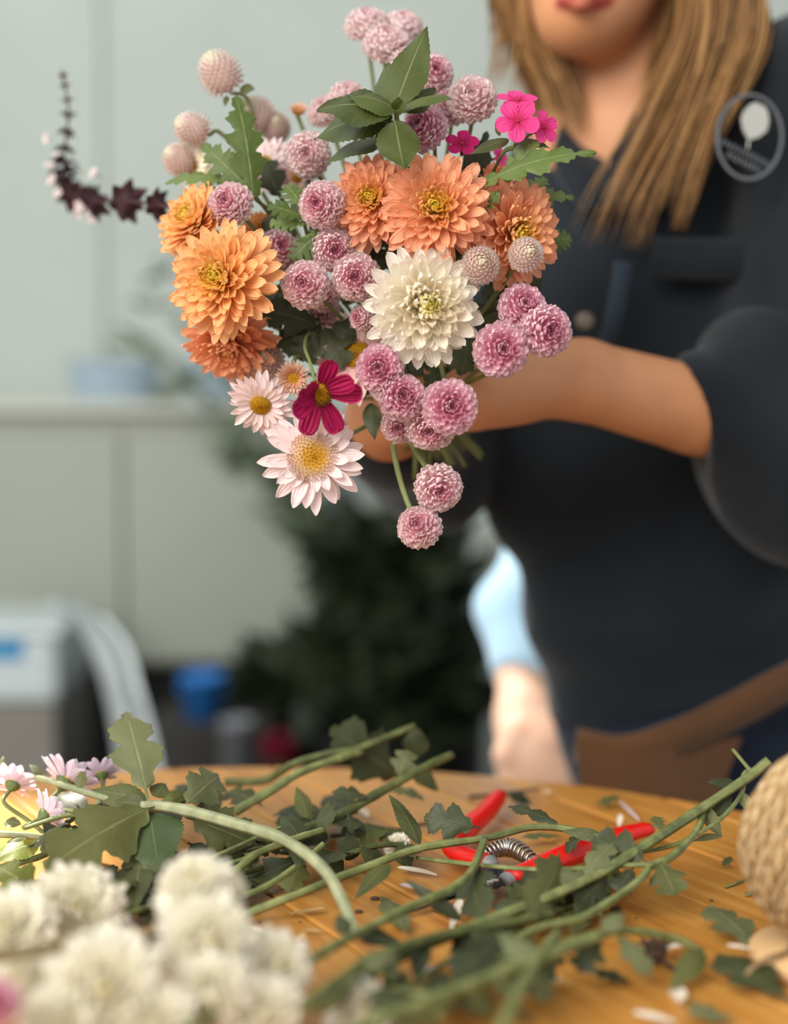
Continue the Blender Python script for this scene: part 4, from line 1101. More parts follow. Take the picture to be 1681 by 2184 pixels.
# cosmos and phlox: few broad petals, each a part
def open_flower(name, label, cat, x, y, r, d, ax, ay, n, pm, cm, group=None, tilt=(0,) * 9, scales=None, stem=None, parent=None, roll=0, angs=None):
    M = axis_frame(P(x, y, d), ax, ay, px2m(r, d), 0)
    if parent is None: root = empty(name, label=label, cat=cat, group=group); root.matrix_basis = M
    else:
        root = bpy.data.objects.new('blossom', None); COL.objects.link(root); root.parent = parent; root.matrix_basis = parent.matrix_basis.inverted() @ M
    src = 'cosmos_petal' if n == 8 else 'phlox_petal'
    me = ME[src]
    if me.users and me.materials[:] != [MAT[pm]]: me = recol(me, pm)
    for k in range(n):
        o = link_mesh('petal', me, MAT[pm], root); s = (scales[k] if scales else 1)
        o.matrix_basis = Matrix.Rotation(math.radians((angs[k] if angs else roll + 360 * k / n) + R_(-3, 3)), 4, 'Z') @ Matrix.Rotation(math.radians(-tilt[k]), 4, 'Y') @ Matrix.Scale(s, 4)
    mb = MB()
    if n == 8:
        lathe(mb, [(0, .19), (.15, .18), (.25, .11), (.29, 0), (.12, -.06)], 18)
        for th, az, f in fibs(110, 0, .5):
            q = math.sin(th); petal(mb, az, .28 * q, .17 * math.cos(th) + .0, .09, .045, math.radians(88 - 50 * q), .2, .6, rf=q, rand=random.random(), nv=2, nu=2, base=.8, peak=.5)
        mb.obj('flower_center', MAT['yellow_disc'], root)
        mb = MB()
        for i, (th, az, f) in enumerate(fibs(46, .06, .5)):
            q = math.sin(th); petal(mb, az, .28 * q, .19 * math.cos(th) + .02, .11, .035, math.radians(80 - 40 * q), .1, .2, rand=.5, nv=2, nu=2, base=.9, peak=.5)
        mb.obj('stamens', MAT['twig'], root)
    else:
        lathe(mb, [(0, .02), (.05, .06), (.09, .06), (.10, .03), (.12, -.05), (.10, -.9), (0, -.9)], 14); mb.obj('flower_center', MAT[cm], root)
    if stem is not None:
        ax3 = (M.to_3x3() @ Vector((0, 0, 1))).normalized(); p0 = P(x, y, d) - ax3 * px2m(r, d) * .05
        mb = MB(); tube(mb, [p0, p0 - ax3 * px2m(r, d) * .5] + [P(*q_) for q_ in stem], .0010, .0013, 24, 7); mb.obj('stem', MAT['stem'], root, world_pts=True)
    return root


open_flower('cosmos', 'deep magenta cosmos with dark speckled yellow centre hanging before the pink daisy', 'flower', 682, 836, 92, D0 - .03, 10, -12, 8, 'cosmos', None, angs=(4, 30, 76, 152, 190, 212, 250, 298), scales=(1, 1, .95, .8, .9, 1, 1, 1),
            tilt=(26, 42, 34, 58, 50, 40, 4, 2), stem=[(662, 775, .90), (650, 735, .93), (672, 712, .96), (760, 760, 1.02)], roll=12)
MAT['phlox_eye'] = plain('phlox eye', '#8e1634', .5)
ph = empty('phlox_sprig', P(1090, 330, D0 + .02), 'hot pink phlox sprig with three open blossoms at the upper right', 'flower')
open_flower(None, None, None, 1104, 214, 46, D0 + .012, 4, 50, 5, 'phlox', 'phlox_eye', parent=ph, roll=20)
open_flower(None, None, None, 1104, 258, 50, D0 - .006, -2, 8, 5, 'phlox', 'phlox_eye', parent=ph, roll=52)
open_flower(None, None, None, 1160, 272, 38, D0 + .0, 28, 4, 5, 'phlox', 'phlox_eye', parent=ph, roll=30)
mb = MB()
for a_ in ((1104, 220, D0 + .02), (1104, 262, D0 + .012), (1150, 274, D0 + .014)): tube(mb, [P(*a_), P(1098, 310, D0 + .03), P(1060, 350, D0 + .04), P(960, 600, 1.0), BIND], .0009, .0013, 20, 6)
mb.obj('stem', MAT['stem_dark'], ph, world_pts=True)
for (b, t, w_) in (((1085, 298, .01), (1000, 332, .0), 34), ((1110, 300, .01), (1175, 318, .0), 30), ((1090, 292, .01), (1118, 318, -.005), 18), ((1066, 290, .02), (1056, 262, .02), 14)):
    add_leaf(ph, P(b[0], b[1], D0 + b[2]), P(t[0], t[1], D0 + t[2]), px2m(w_, D0), 'oval', 'leaf', up=(.1, -.8, .6), arch=.05)
ph2 = empty('phlox_sprig', P(990, 330, D0 + .03), 'single darker pink phlox blossom above the central peach chrysanthemum', 'flower')
open_flower(None, None, None, 986, 306, 38, D0 + .025, 0, 30, 5, 'phlox_dark', 'phlox_eye', parent=ph2, roll=10)
mb = MB(); tube(mb, [P(988, 310, D0 + .035), P(985, 400, D0 + .05), BIND], .001, .0012, 16, 6); mb.obj('stem', MAT['stem_dark'], ph2, world_pts=True)
open_flower(None, None, None, 1066, 334, 26, D0 + .05, 50, 10, 5, 'phlox', 'phlox_eye', parent=ph2, roll=10)

# basil sprig crowning the bouquet
bs = empty('basil_sprig', P(845, 245, D0), 'green basil sprig with broad serrated leaves crowning the bouquet', 'leaves')
mb = MB(); tube(mb, [P(845, 240, D0 - .01), P(850, 290, D0 + .01), P(860, 420, .96), P(890, 700, 1.01), BIND], .0016, .002, 24, 8); mb.obj('stem', MAT['stem'], bs, world_pts=True)
for (b, t, w_, kw) in [
    ((842, 232, -.01), (912, 58, .012), 72, dict(up=(-.25, -1, .1), arch=.03, fold=.10)),
    ((838, 225, .0), (830, 135, .03), 62, dict(up=(-.3, -1, .1), arch=.05)),
    ((838, 242, -.012), (676, 238, -.01), 118, dict(up=(-.05, -.7, .8), arch=.10, fold=.1)),
    ((845, 240, -.015), (742, 212, -.01), 66, dict(up=(0, -.6, .8), arch=.12, fold=.25)),
    ((850, 240, -.012), (982, 222, -.02), 62, dict(up=(.2, -.5, .9), arch=.16, fold=.25)),
    ((842, 258, -.018), (862, 362, -.035), 74, dict(up=(.1, -1, .15), arch=-.06, fold=.08)),
    ((838, 250, -.004), (672, 300, .02), 96, dict(up=(.05, -.8, .6), arch=.10)),
    ((845, 235, -.02), (850, 205, -.025), 24, dict(up=(.5, -1, .3), arch=.1)), ((848, 240, -.02), (872, 222, -.03), 22, dict(up=(.2, -1, .3), arch=.1)),
    ((845, 262, -.01), (800, 318, .0), 44, dict(up=(-.3, -1, .2), arch=.05)), ((862, 240, .0), (930, 190, .01), 50, dict(up=(.1, -.8, .6), arch=.08)),
    ((830, 300, .01), (690, 352, .03), 60, dict(up=(0, -.7, .8), arch=.08))]:
    add_leaf(bs, P(b[0], b[1], D0 + b[2]), P(t[0], t[1], D0 + t[2]), px2m(w_ * 1.3, D0), 'oval', 'leaf_basil', **kw)


def frond_thing(label, pts, leaves, sr=.0013, mat='leaf_geranium', smat='stem', name='geranium_leaf', cat='leaf'):
    o = empty(name, P(*pts[0]), label, cat)
    mb = MB(); tube(mb, [P(*p) for p in pts] + [BIND], sr, sr * 1.2, 24, 7); mb.obj('stem', MAT[smat], o, world_pts=True)
    for (b, t, w_, kind, kw) in leaves: add_leaf(o, P(*b), P(*t), px2m(w_, b[2]), kind, mat, name='leaf_blade', **kw)
    return o


frond_thing('long fringed geranium leaf reaching right towards the shirt', [(1040, 392, .90), (1000, 430, .93), (950, 640, 1.0)], [((1020, 398, .90), (1272, 326, .89), 84, 'frond', dict(up=(-.15, -.75, .75), arch=.08, fold=.1, wave=.06)), ((1075, 385, .91), (1150, 300, .905), 60, 'frond', dict(up=(0, -.9, .4)))])
frond_thing('small geranium leaf pointing right, just above the right peach chrysanthemum', [(1110, 430, .93), (1060, 470, .95), (960, 660, 1.0)], [((1110, 432, .93), (1225, 422, .925), 50, 'frond', dict(up=(0, -.8, .6), wave=.06)), ((1120, 425, .94), (1165, 380, .95), 50, 'frond', dict(up=(0, -.8, .6))), ((1160, 520, .95), (1218, 508, .955), 56, 'frond', dict(up=(0, -1, .3)))])
frond_thing('small curly geranium leaf between the two right peach chrysanthemums', [(1020, 480, .91), (1000, 500, .94), (950, 660, 1.0)], [((1014, 462, .905), (1068, 410, .895), 40, 'frond', dict(up=(.2, -.8, .5), wave=.1))])
frond_thing('tall upright fringed leaf at the upper left', [(540, 420, .945), (600, 480, .97), (760, 700, 1.0)], [((540, 425, .945), (503, 205, .96), 84, 'frond', dict(up=(.3, -1, .1), fold=.15))], mat='leaf_geranium')
frond_thing('slanting fringed leaf left of the tall upright one', [(530, 400, .95), (600, 490, .97), (760, 700, 1.0)], [((535, 405, .95), (432, 308, .96), 70, 'frond', dict(up=(-.3, -1, .3))), ((500, 385, .955), (352, 392, .97), 62, 'frond', dict(up=(0, -.7, .8)))])
frond_thing('dark frilly leaf spray in the middle left of the bouquet', [(640, 450, .935), (700, 600, .97)], [((655, 470, .93), (570, 440, .925), 60, 'fern', dict(up=(0, -.8, .6))), ((650, 450, .935), (610, 395, .945), 56, 'fern', dict(up=(0, -.8, .5))), ((660, 480, .93), (575, 478, .935), 46, 'fern', dict(up=(0, -.9, .5))), ((680, 500, .93), (622, 555, .93), 60, 'fern', dict(up=(0, -1, .4))), ((676, 480, .935), (650, 560, .93), 46, 'fern', dict(up=(0, -1, .2)))], mat='leaf_geranium', name='fern_leaf_sprig', cat='leaves')
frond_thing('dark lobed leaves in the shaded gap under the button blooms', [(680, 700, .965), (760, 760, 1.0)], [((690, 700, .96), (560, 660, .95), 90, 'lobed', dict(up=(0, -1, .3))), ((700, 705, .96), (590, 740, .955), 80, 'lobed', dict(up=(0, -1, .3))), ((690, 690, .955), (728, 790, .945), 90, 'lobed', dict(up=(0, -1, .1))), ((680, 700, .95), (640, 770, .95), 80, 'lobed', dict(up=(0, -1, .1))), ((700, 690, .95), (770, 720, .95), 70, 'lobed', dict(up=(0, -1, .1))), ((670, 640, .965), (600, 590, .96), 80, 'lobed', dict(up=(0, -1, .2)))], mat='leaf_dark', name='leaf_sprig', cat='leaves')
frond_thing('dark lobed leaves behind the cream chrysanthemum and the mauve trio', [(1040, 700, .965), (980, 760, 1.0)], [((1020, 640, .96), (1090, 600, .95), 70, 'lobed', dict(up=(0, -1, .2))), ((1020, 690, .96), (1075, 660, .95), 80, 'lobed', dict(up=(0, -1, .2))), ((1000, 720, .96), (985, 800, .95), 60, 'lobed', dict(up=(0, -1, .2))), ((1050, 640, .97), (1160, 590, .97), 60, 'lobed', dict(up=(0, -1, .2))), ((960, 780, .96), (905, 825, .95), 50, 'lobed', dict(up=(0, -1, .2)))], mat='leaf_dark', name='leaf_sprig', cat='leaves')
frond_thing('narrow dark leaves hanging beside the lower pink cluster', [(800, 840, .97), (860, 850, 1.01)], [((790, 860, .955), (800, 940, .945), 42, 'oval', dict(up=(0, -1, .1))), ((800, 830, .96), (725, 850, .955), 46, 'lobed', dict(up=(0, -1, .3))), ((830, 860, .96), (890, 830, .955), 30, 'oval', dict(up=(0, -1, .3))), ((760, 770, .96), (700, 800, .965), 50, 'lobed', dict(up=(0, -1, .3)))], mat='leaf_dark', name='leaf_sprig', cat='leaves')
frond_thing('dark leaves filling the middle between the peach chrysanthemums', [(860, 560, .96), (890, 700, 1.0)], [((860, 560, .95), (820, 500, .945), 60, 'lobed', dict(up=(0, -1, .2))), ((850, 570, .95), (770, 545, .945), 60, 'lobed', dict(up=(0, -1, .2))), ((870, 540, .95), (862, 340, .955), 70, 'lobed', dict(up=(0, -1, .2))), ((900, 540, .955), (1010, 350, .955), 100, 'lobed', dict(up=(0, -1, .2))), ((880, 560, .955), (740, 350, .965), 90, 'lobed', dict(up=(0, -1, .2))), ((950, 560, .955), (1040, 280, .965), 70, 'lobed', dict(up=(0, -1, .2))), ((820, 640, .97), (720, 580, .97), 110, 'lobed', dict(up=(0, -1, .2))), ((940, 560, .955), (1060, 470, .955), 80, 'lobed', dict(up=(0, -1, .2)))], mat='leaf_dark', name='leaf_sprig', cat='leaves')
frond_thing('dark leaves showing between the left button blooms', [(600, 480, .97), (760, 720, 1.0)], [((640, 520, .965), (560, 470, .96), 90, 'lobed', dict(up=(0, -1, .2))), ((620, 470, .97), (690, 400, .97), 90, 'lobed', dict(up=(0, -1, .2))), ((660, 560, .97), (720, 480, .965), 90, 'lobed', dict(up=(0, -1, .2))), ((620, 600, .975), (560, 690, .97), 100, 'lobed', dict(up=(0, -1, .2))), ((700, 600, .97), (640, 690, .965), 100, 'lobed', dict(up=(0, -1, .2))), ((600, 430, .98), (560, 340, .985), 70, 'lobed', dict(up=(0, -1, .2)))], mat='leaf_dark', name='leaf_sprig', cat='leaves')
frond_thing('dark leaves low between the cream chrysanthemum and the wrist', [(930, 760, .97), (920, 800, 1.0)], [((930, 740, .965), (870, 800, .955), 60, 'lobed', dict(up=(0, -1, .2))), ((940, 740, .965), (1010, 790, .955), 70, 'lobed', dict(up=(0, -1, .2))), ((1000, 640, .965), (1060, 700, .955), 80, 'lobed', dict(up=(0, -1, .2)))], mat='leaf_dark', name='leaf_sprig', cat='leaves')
o = bpy.data.objects
for (b, t, w_, par) in (((512, 190, .99), (545, 192, .985), 30, 'globe_amaranth'), ((484, 205, .99), (480, 228, .985), 14, 'globe_amaranth')):
    add_leaf(o[par], P(*b), P(*t), px2m(w_, .99), 'oval', 'leaf', up=(0, -1, .4))
    
# dark flowering basil spike curving out to the left
sp = [(352, 440, 1.04), (300, 432, 1.055), (235, 430, 1.09), (180, 430, 1.11), (148, 408, 1.13), (136, 360, 1.13), (140, 300, 1.13), (146, 240, 1.13), (140, 190, 1.13), (133, 150, 1.13)]
bk = empty('basil_flower_spike', P(*sp[0]), 'dark purple basil flower spike curving up at the far left', 'flower')
mb = MB(); c_ = [P(640, 640, 1.03), P(480, 470, 1.03)] + [P(*q_) for q_ in sp]; tube(mb, c_, .0016, .0008, 60, 7); mb.obj('stem', MAT['calyx_dark'], bk, world_pts=True)
cc = spline([P(*q_) for q_ in sp], 60)
whorls = [(1, 1.0), (9, 1.25), (16, 1.1), (21, 1.0), (25, .95), (28, 1.0), (31, 1.1), (34, .9), (37, .7), (41, .62), (45, .55), (49, .42), (53, .4), (57, .32)]
for k, s_ in whorls:
    p = Vector(cc[k]); tdir = (Vector(cc[min(59, k + 1)]) - Vector(cc[max(0, k - 1)])).normalized(); mb = MB()
    for q_ in range(7):
        a_ = q_ * .9 + k; u_ = tdir.orthogonal().normalized(); v_ = (Matrix.Rotation(a_, 3, tdir) @ u_)
        leaf(mb, p, p + (v_ * .9 + tdir * R_(-.3, .3)).normalized() * .0145 * s_, .0100 * s_, 'oval', up=tdir, arch=.2, fold=-.3)
    mb.obj('calyx_whorl', MAT['calyx_dark'], bk, world_pts=True)
for (x, y, s_) in ((100, 295, .8), (105, 355, 1.0), (112, 385, 1.0), (125, 412, .8), (202, 370, 1.0), (172, 440, 1.0), (190, 450, .7), (218, 428, 1.1), (165, 462, .7), (195, 470, .8), (120, 330, .6)):
    p = P(x, y, 1.11); mb = MB()
    for q_ in range(5): petal(mb, q_ * 1.2566, .1, 0, .8, .62, .45, -.3, .1, base=.4, rf=.5, rand=random.random(), nv=4, nu=3)
    lathe(mb, [(.06, 0), (.16, -.2), (.08, -.9), (0, -.9)], 8)
    o_ = mb.obj('blossom', MAT['basil_flower'], bk); o_.matrix_basis = bk.matrix_basis.inverted() @ axis_frame(p, R_(-60, 30), R_(-20, 60), 0.0066 * s_, 0)
# ------------------------------------------------------------------ cut stems lying on the table
GS = 'trimmed leafy stems on the table'


def ts(label, pts, r0, r1, mat='stem', leaves=(), name='leafy_stem', twigs=(), lmat='leaf', n=40):
    o = stem_thing(name, label, 'stem', [T(*p) for p in pts], r0, r1, mat, GS, n, [([T(*p) for p in tw], .0014, .001) for tw in twigs])
    for lf in leaves:
        b, t, w_, kind = lf[:4]; kw = dict(lf[4]) if len(lf) > 4 else {}
        mt = kw.pop('mat', lmat); d_ = (T(*b) - C0).length
        add_leaf(o, T(*b), T(*t), px2m(w_ * 1.12, d_), kind, mt, **kw)
    return o


f_ = dict(up=(.1, -.9, .5))
ts('pale woody stem arching over the pile with big lobed leaves at its head', [(300, 1722, 5.0), (345, 1720, 5.0), (410, 1732, 5), (500, 1757, 4.8), (589, 1784, 4.5), (654, 1822, 4.0), (700, 1866, 3.2), (732, 1925, 2.0), (757, 1992, .9)], .0040, .0034, 'stem_pale', [
    ((316, 1708, 5.2), (268, 1522, 9.5), 104, 'lobed', dict(up=(.35, -1, .1), arch=.04, mat='leaf_grey')),
    ((335, 1718, 5.0), (94, 1858, 3.2), 140, 'lobed', dict(up=(-.1, -.9, .55), arch=.06)),
    ((385, 1725, 5.0), (465, 1655, 5.6), 84, 'lobed', dict(up=(.2, -.9, .4), mat='leaf_grey')),
    ((395, 1742, 4.6), (540, 1800, 2.6), 96, 'lobed', dict(up=(.1, -.9, .5))),
    ((322, 1738, 4.6), (342, 1868, 2.2), 118, 'oval', dict(up=(.1, -1, .2), mat='leaf_spot')),
    ((312, 1712, 5), (190, 1690, 5), 56, 'oval', dict(up=(0, -.7, .8))), ((310, 1715, 5), (238, 1712, 4.8), 34, 'oval', f_),
    ((330, 1700, 5.2), (352, 1672, 5.6), 40, 'oval', f_), ((352, 1712, 5), (400, 1690, 5.2), 26, 'lance', f_), ((300, 1840, 2.5), (292, 1948, 1), 58, 'oval', dict(up=(0, -1, .3))), ((270, 1800, 3), (330, 1880, 2), 70, 'lobed', f_),
    ((345, 1722, 5.0), (372, 1700, 5.5), 22, 'lance', f_)], name='woody_stem')
ts('long green stem running from the white flowers to the red shear handles', [(505, 1958, .5), (640, 1905, 1.6), (780, 1850, 2.2), (900, 1808, 2.8), (1040, 1787, 3.2), (1130, 1765, 3.3), (1210, 1768, 3.2), (1290, 1790, 3)], .0027, .0022, 'stem', [
    ((893, 1802, 2.8), (828, 1694, 5), 44, 'oval', dict(up=(.6, -1, .1), arch=.06)), ((1025, 1768, 3.3), (905, 1742, 3.8), 74, 'lobed', dict(up=(0, -.9, .5), mat='leaf_dark')),
    ((830, 1845, 2.2), (755, 1922, 1), 36, 'oval', dict(up=(-.4, -1, .3))), ((1205, 1768, 3.2), (1084, 1720, 4), 30, 'lobed', dict(up=(0, -.7, .8), mat='leaf_dark')), ((1290, 1788, 3), (1196, 1772, 3.2), 26, 'oval', f_), ((1245, 1782, 3.1), (1205, 1815, 2), 34, 'lobed', dict(mat='leaf_dark'))])
ts('thickest green stem rising at the right to the twine ball', [(1640, 1622, 7), (1598, 1656, 6), (1500, 1722, 4.6), (1420, 1775, 4.1), (1360, 1813, 3.6), (1280, 1862, 3), (1190, 1905, 2.5), (1090, 1945, 2), (1000, 1980, 2), (850, 2042, 2), (690, 2150, 2)], .0034, .0030, 'stem', [
    ((1575, 1678, 5.2), (1508, 1668, 5.4), 28, 'oval', dict(up=(0, -.6, .8), mat='leaf_dark')), ((1560, 1690, 5), (1530, 1742, 3.8), 40, 'lobed', dict(mat='leaf_dark')), ((1410, 1775, 4.2), (1398, 1742, 4.8), 32, 'fern', f_), ((1240, 1880, 2.8), (1310, 1800, 4), 50, 'lobed', dict(mat='leaf_grey'))], twigs=[[(1606, 1650, 6.2), (1585, 1625, 6.8), (1563, 1598, 7.4)]])
ts('thin green twig curving down beside the twine ball', [(1600, 1640, 6.3), (1585, 1655, 6), (1583, 1690, 5), (1545, 1740, 4.2), (1486, 1780, 3.6), (1428, 1805, 3.2), (1365, 1818, 3)], .0016, .0012, 'stem', [
    ((1502, 1722, 4.4), (1541, 1785, 3), 28, 'lance', dict(up=(-.5, -1, .2), mat='leaf_grey')), ((1583, 1690, 5), (1596, 1732, 3.9), 24, 'lance', dict(mat='leaf_grey')), ((1541, 1783, 2.9), (1476, 1796, 2.8), 18, 'lance', dict(mat='leaf_grey'))])
ts('bending green stem in front of the shears with the lobed hanging leaf', [(1504, 1715, 4.4), (1490, 1765, 3.8), (1455, 1808, 3.4), (1425, 1832, 3.2), (1390, 1846, 3.0), (1365, 1877, 2.7), (1304, 1921, 2.3), (1235, 1960, 2), (1160, 1975, 2), (1093, 2010, 1.8), (1035, 2042, 1.6)], .0025, .0022, 'stem', [
    ((1405, 1835, 3.2), (1440, 1912, 1.8), 72, 'lobed', dict(up=(0, -1, .3))), ((1388, 1842, 3.1), (1262, 1790, 3.8), 82, 'lobed', dict(up=(0, -.9, .5), mat='leaf_dark')), ((1300, 1860, 2.8), (1225, 1938, 1.4), 54, 'lobed', dict(up=(0, -1, .4), mat='leaf_dark')), ((1352, 1850, 3), (1318, 1905, 1.9), 54, 'lobed', dict(mat='leaf_dark')), ((1260, 1870, 2.6), (1285, 1940, 1.2), 44, 'lobed', dict(mat='leaf_dark'))])
ts('thin straight stem crossing the red shears horizontally', [(1393, 1843, 3.2), (1290, 1848, 3.0), (1180, 1855, 2.8), (1050, 1848, 2.4), (890, 1830, 1.6)], .0016, .0014, 'stem', [
    ((1192, 1818, 3.4), (1118, 1962, 1.8), 92, 'lobed', dict(up=(.3, -1, .3))), ((1012, 1845, 2.4), (1032, 1968, 1.4), 82, 'lobed', dict(up=(-.2, -1, .2), mat='leaf_dark')), ((1050, 1930, 2), (1160, 1965, 1.5), 44, 'oval', dict(mat='leaf_dark', up=(0, -.6, .8))), ((1150, 1862, 2.8), (1262, 1885, 2.4), 50, 'lobed', dict(mat='leaf_grey'))])
ts('long green stem coming forward from the shears to the bottom left', [(1034, 1792, 3.2), (1006, 1858, 3), (962, 1896, 2.8), (885, 1930, 2.6), (760, 1992, 2.6), (640, 2060, 3), (500, 2135, 3), (390, 2196, 3)], .0026, .0024, 'stem', [
    ((985, 1962, 1.2), (862, 1872, 3.2), 30, 'oval', dict(up=(-.2, -1, .3), mat='leaf_dark')), ((742, 1995, 2.6), (718, 1950, 3.4), 34, 'oval', dict(mat='leaf_dark')), ((760, 1992, 2), (864, 2020, 1.2), 44, 'oval', dict(mat='leaf_dark'))])
ts('green stem over the front planks ending near the pale leaf', [(655, 2146, 3), (771, 2060, 3), (843, 2028, 2.8), (964, 1990, 2.4), (1100, 1966, 2), (1180, 1950, 1.6)], .0034, .0026, 'stem_dark', [
    ((850, 2030, 3), (775, 2068, 3), 60, 'lobed', dict(mat='leaf_grey')), ((905, 2010, 2.4), (885, 2100, 1), 40, 'oval', dict(mat='leaf_dark')), ((830, 2045, 3), (838, 2096, 2), 34, 'oval', dict(mat='leaf_grey'))])
ts('dark thin stem in the front below the pale leaf', [(805, 2142, 1.5), (880, 2100, 1.5), (957, 2050, 1.6), (1100, 1990, 1.6)], .0018, .0016, 'stem_dark', [((905, 2092, 1.5), (935, 2145, .5), 34, 'oval', dict(mat='leaf_dark'))])
ts('greyish stem with a drooping brown tip at the front right', [(930, 2165, 3), (1000, 2110, 3), (1134, 2037, 3), (1284, 1992, 2.8), (1344, 1985, 2.6), (1440, 2002, 1.8), (1496, 2030, 1)], .0025, .0022, 'stem', [
    ((1500, 2028, 1.2), (1424, 2118, .3), 46, 'oval', dict(up=(-.3, -1, .4))), ((1310, 1990, 2.6), (1388, 2085, 1), 52, 'lobed', dict(mat='leaf_grey')), ((1280, 1996, 2.8), (1235, 2075, 1.4), 70, 'lobed', dict(mat='leaf_dark')), ((1290, 1985, 3), (1330, 1950, 3.4), 40, 'oval', dict(mat='leaf_grey'))])
ts('near green stem crossing the bottom edge with big blurred leaves', [(700, 2230, 3.5), (820, 2172, 3.6), (960, 2118, 3.6), (1100, 2064, 3.4), (1284, 1995, 3)], .0032, .0026, 'stem', [
    ((1095, 2000, 3), (965, 2092, 2.6), 96, 'lobed', dict(mat='leaf_dark')), ((1130, 2010, 3), (1070, 2130, 2.4), 80, 'lobed', dict(mat='leaf')), ((1150, 2070, 3), (1060, 1990, 4), 56, 'oval', dict(mat='leaf_grey'))])
ts('near green stem cut off by the bottom edge right of the middle', [(1060, 2220, 4), (1100, 2130, 4), (1148, 2045, 3.6), (1190, 1990, 3)], .0030, .0026, 'stem', [((1100, 2120, 4), (1052, 2090, 5), 40, 'oval', dict(mat='leaf_grey')), ((1090, 2150, 3.5), (1140, 2190, 2), 60, 'oval', dict(mat='leaf_dark')), ((1150, 2050, 3.4), (1160, 2140, 2), 50, 'lobed', dict(mat='leaf'))])
ts('green stem touching the bottom edge left of the middle', [(840, 2230, 3), (900, 2165, 2.6), (1010, 2100, 2.4), (1120, 2090, 2)], .0026, .0022, 'stem', [((980, 2120, 2.4), (900, 2172, 1.6), 44, 'oval', dict(mat='leaf_dark')), ((1000, 2105, 2.4), (1050, 2175, 1), 46, 'oval', dict(mat='leaf'))])
# far pile, left of the middle
ts('blurred stem at the back edge with the tallest dark leaf', [(480, 1668, 2.6), (564, 1664, 2.8), (625, 1630, 4.4), (700, 1607, 5.2), (764, 1596, 5.6), (885, 1548, 7)], .0032, .0026, 'stem_dark', [
    ((862, 1668, 2.4), (702, 1552, 7), 110, 'lobed', dict(mat='leaf_dark', up=(.4, -1, .2))), ((885, 1612, 4.4), (890, 1550, 6.6), 52, 'oval', dict(mat='leaf_dark'))])
ts('blurred green stem slanting up to the back from the leaf pile', [(500, 1732, 2.6), (578, 1686, 3.8), (650, 1643, 4.8), (771, 1603, 5.4)], .0034, .0028, 'stem', [((655, 1745, 2.4), (632, 1678, 4.2), 36, 'oval', dict(up=(.5, -1, .1)))])
ts('blurred stem pointing right over the back edge of the table', [(565, 1792, 2.4), (700, 1750, 2.6), (814, 1688, 3.8), (900, 1640, 4.8), (964, 1610, 5.2)], .0036, .0030, 'stem_dark', [((672, 1758, 2.6), (722, 1735, 3.4), 56, 'oval', dict(mat='leaf_dark')), ((790, 1705, 3.6), (708, 1690, 4), 44, 'lobed', dict(mat='leaf_dark')), ((850, 1665, 4), (870, 1600, 6), 56, 'lobed', dict(mat='leaf')), ((700, 1790, 1.2), (590, 1762, 2), 70, 'oval', dict(mat='leaf_dark')), ((830, 1690, 3), (900, 1700, 2), 50, 'lobed', dict(mat='leaf_grey')), ((740, 1735, 3), (760, 1790, 1.4), 50, 'lobed', dict(mat='leaf_dark')), ((880, 1640, 4), (935, 1690, 2.4), 44, 'oval', dict(mat='leaf'))])
ts('green stem in the middle left pile with a dark toothed leaf below', [(420, 1960, .8), (500, 1920, 1.2), (571, 1889, 1.6), (654, 1832, 2.4), (690, 1800, 3)], .0022, .0018, 'stem', [((658, 1832, 1.6), (528, 1892, .6), 84, 'lobed', dict(mat='leaf_dark')), ((650, 1835, 1.6), (612, 1905, .5), 56, 'lobed', dict(mat='leaf'))])
ts('pair of parallel green stems running up from the large left leaf', [(440, 1870, 2), (500, 1857, 2.2), (546, 1822, 2.8), (618, 1793, 3.2), (690, 1770, 3.2)], .0028, .0022, 'stem', [((560, 1815, 2.8), (520, 1850, 2), 40, 'lobed', {}), ((640, 1790, 3), (600, 1740, 4), 50, 'oval', dict(mat='leaf_dark'))], twigs=[[(445, 1832, 2.8), (500, 1808, 3), (560, 1780, 3.4), (620, 1757, 3.6)], [(430, 1850, 2.4), (500, 1838, 2.6), (600, 1800, 3)]])
ts('stem under the pale arch with small bracts', [(240, 1900, 2), (327, 1874, 2), (420, 1842, 2.4), (540, 1800, 2.6)], .0022, .002, 'stem_dark', [((300, 1880, 2), (230, 1900, 2.4), 40, 'fern', {}), ((350, 1870, 2), (420, 1900, 1), 60, 'lobed', dict(mat='leaf_dark'))])
ts('dark leafy stem hidden under the left leaf cluster', [(240, 1960, 1), (330, 1930, 1.2), (420, 1890, 1.4), (560, 1850, 1.6)], .002, .002, 'stem_dark', [((360, 1910, 1.2), (230, 1960, .6), 90, 'lobed', dict(mat='leaf_dark')), ((300, 1900, 1.6), (200, 1870, 1.6), 90, 'lobed', dict(mat='leaf_dark')), ((420, 1880, 1.4), (330, 1830, 2), 90, 'lobed', dict(mat='leaf_dark')), ((450, 1870, 1.4), (480, 1960, .4), 80, 'lobed', dict(mat='leaf_dark')), ((400, 1800, 2.4), (480, 1850, 1.6), 80, 'lobed', dict(mat='leaf_dark')), ((280, 2010, .8), (340, 2070, .5), 70, 'oval', dict(mat='leaf_dark')), ((480, 1700, 3.4), (400, 1680, 3.8), 60, 'lobed', dict(mat='leaf_dark')), ((560, 1720, 2.6), (480, 1690, 3), 60, 'lobed', dict(mat='leaf'))])
ts('grey green stem crossing in front of the lilac daisies', [(-40, 1640, 6), (0, 1647, 6), (90, 1662, 5.8), (193, 1693, 5.2), (300, 1725, 4.4)], .0024, .0022, 'stem_pale', [((90, 1655, 6), (62, 1630, 6.6), 16, 'lance', {}), ((170, 1685, 5.4), (178, 1640, 6.6), 22, 'lance', {}), ((0, 1650, 6), (8, 1612, 7), 14, 'lance', {})])
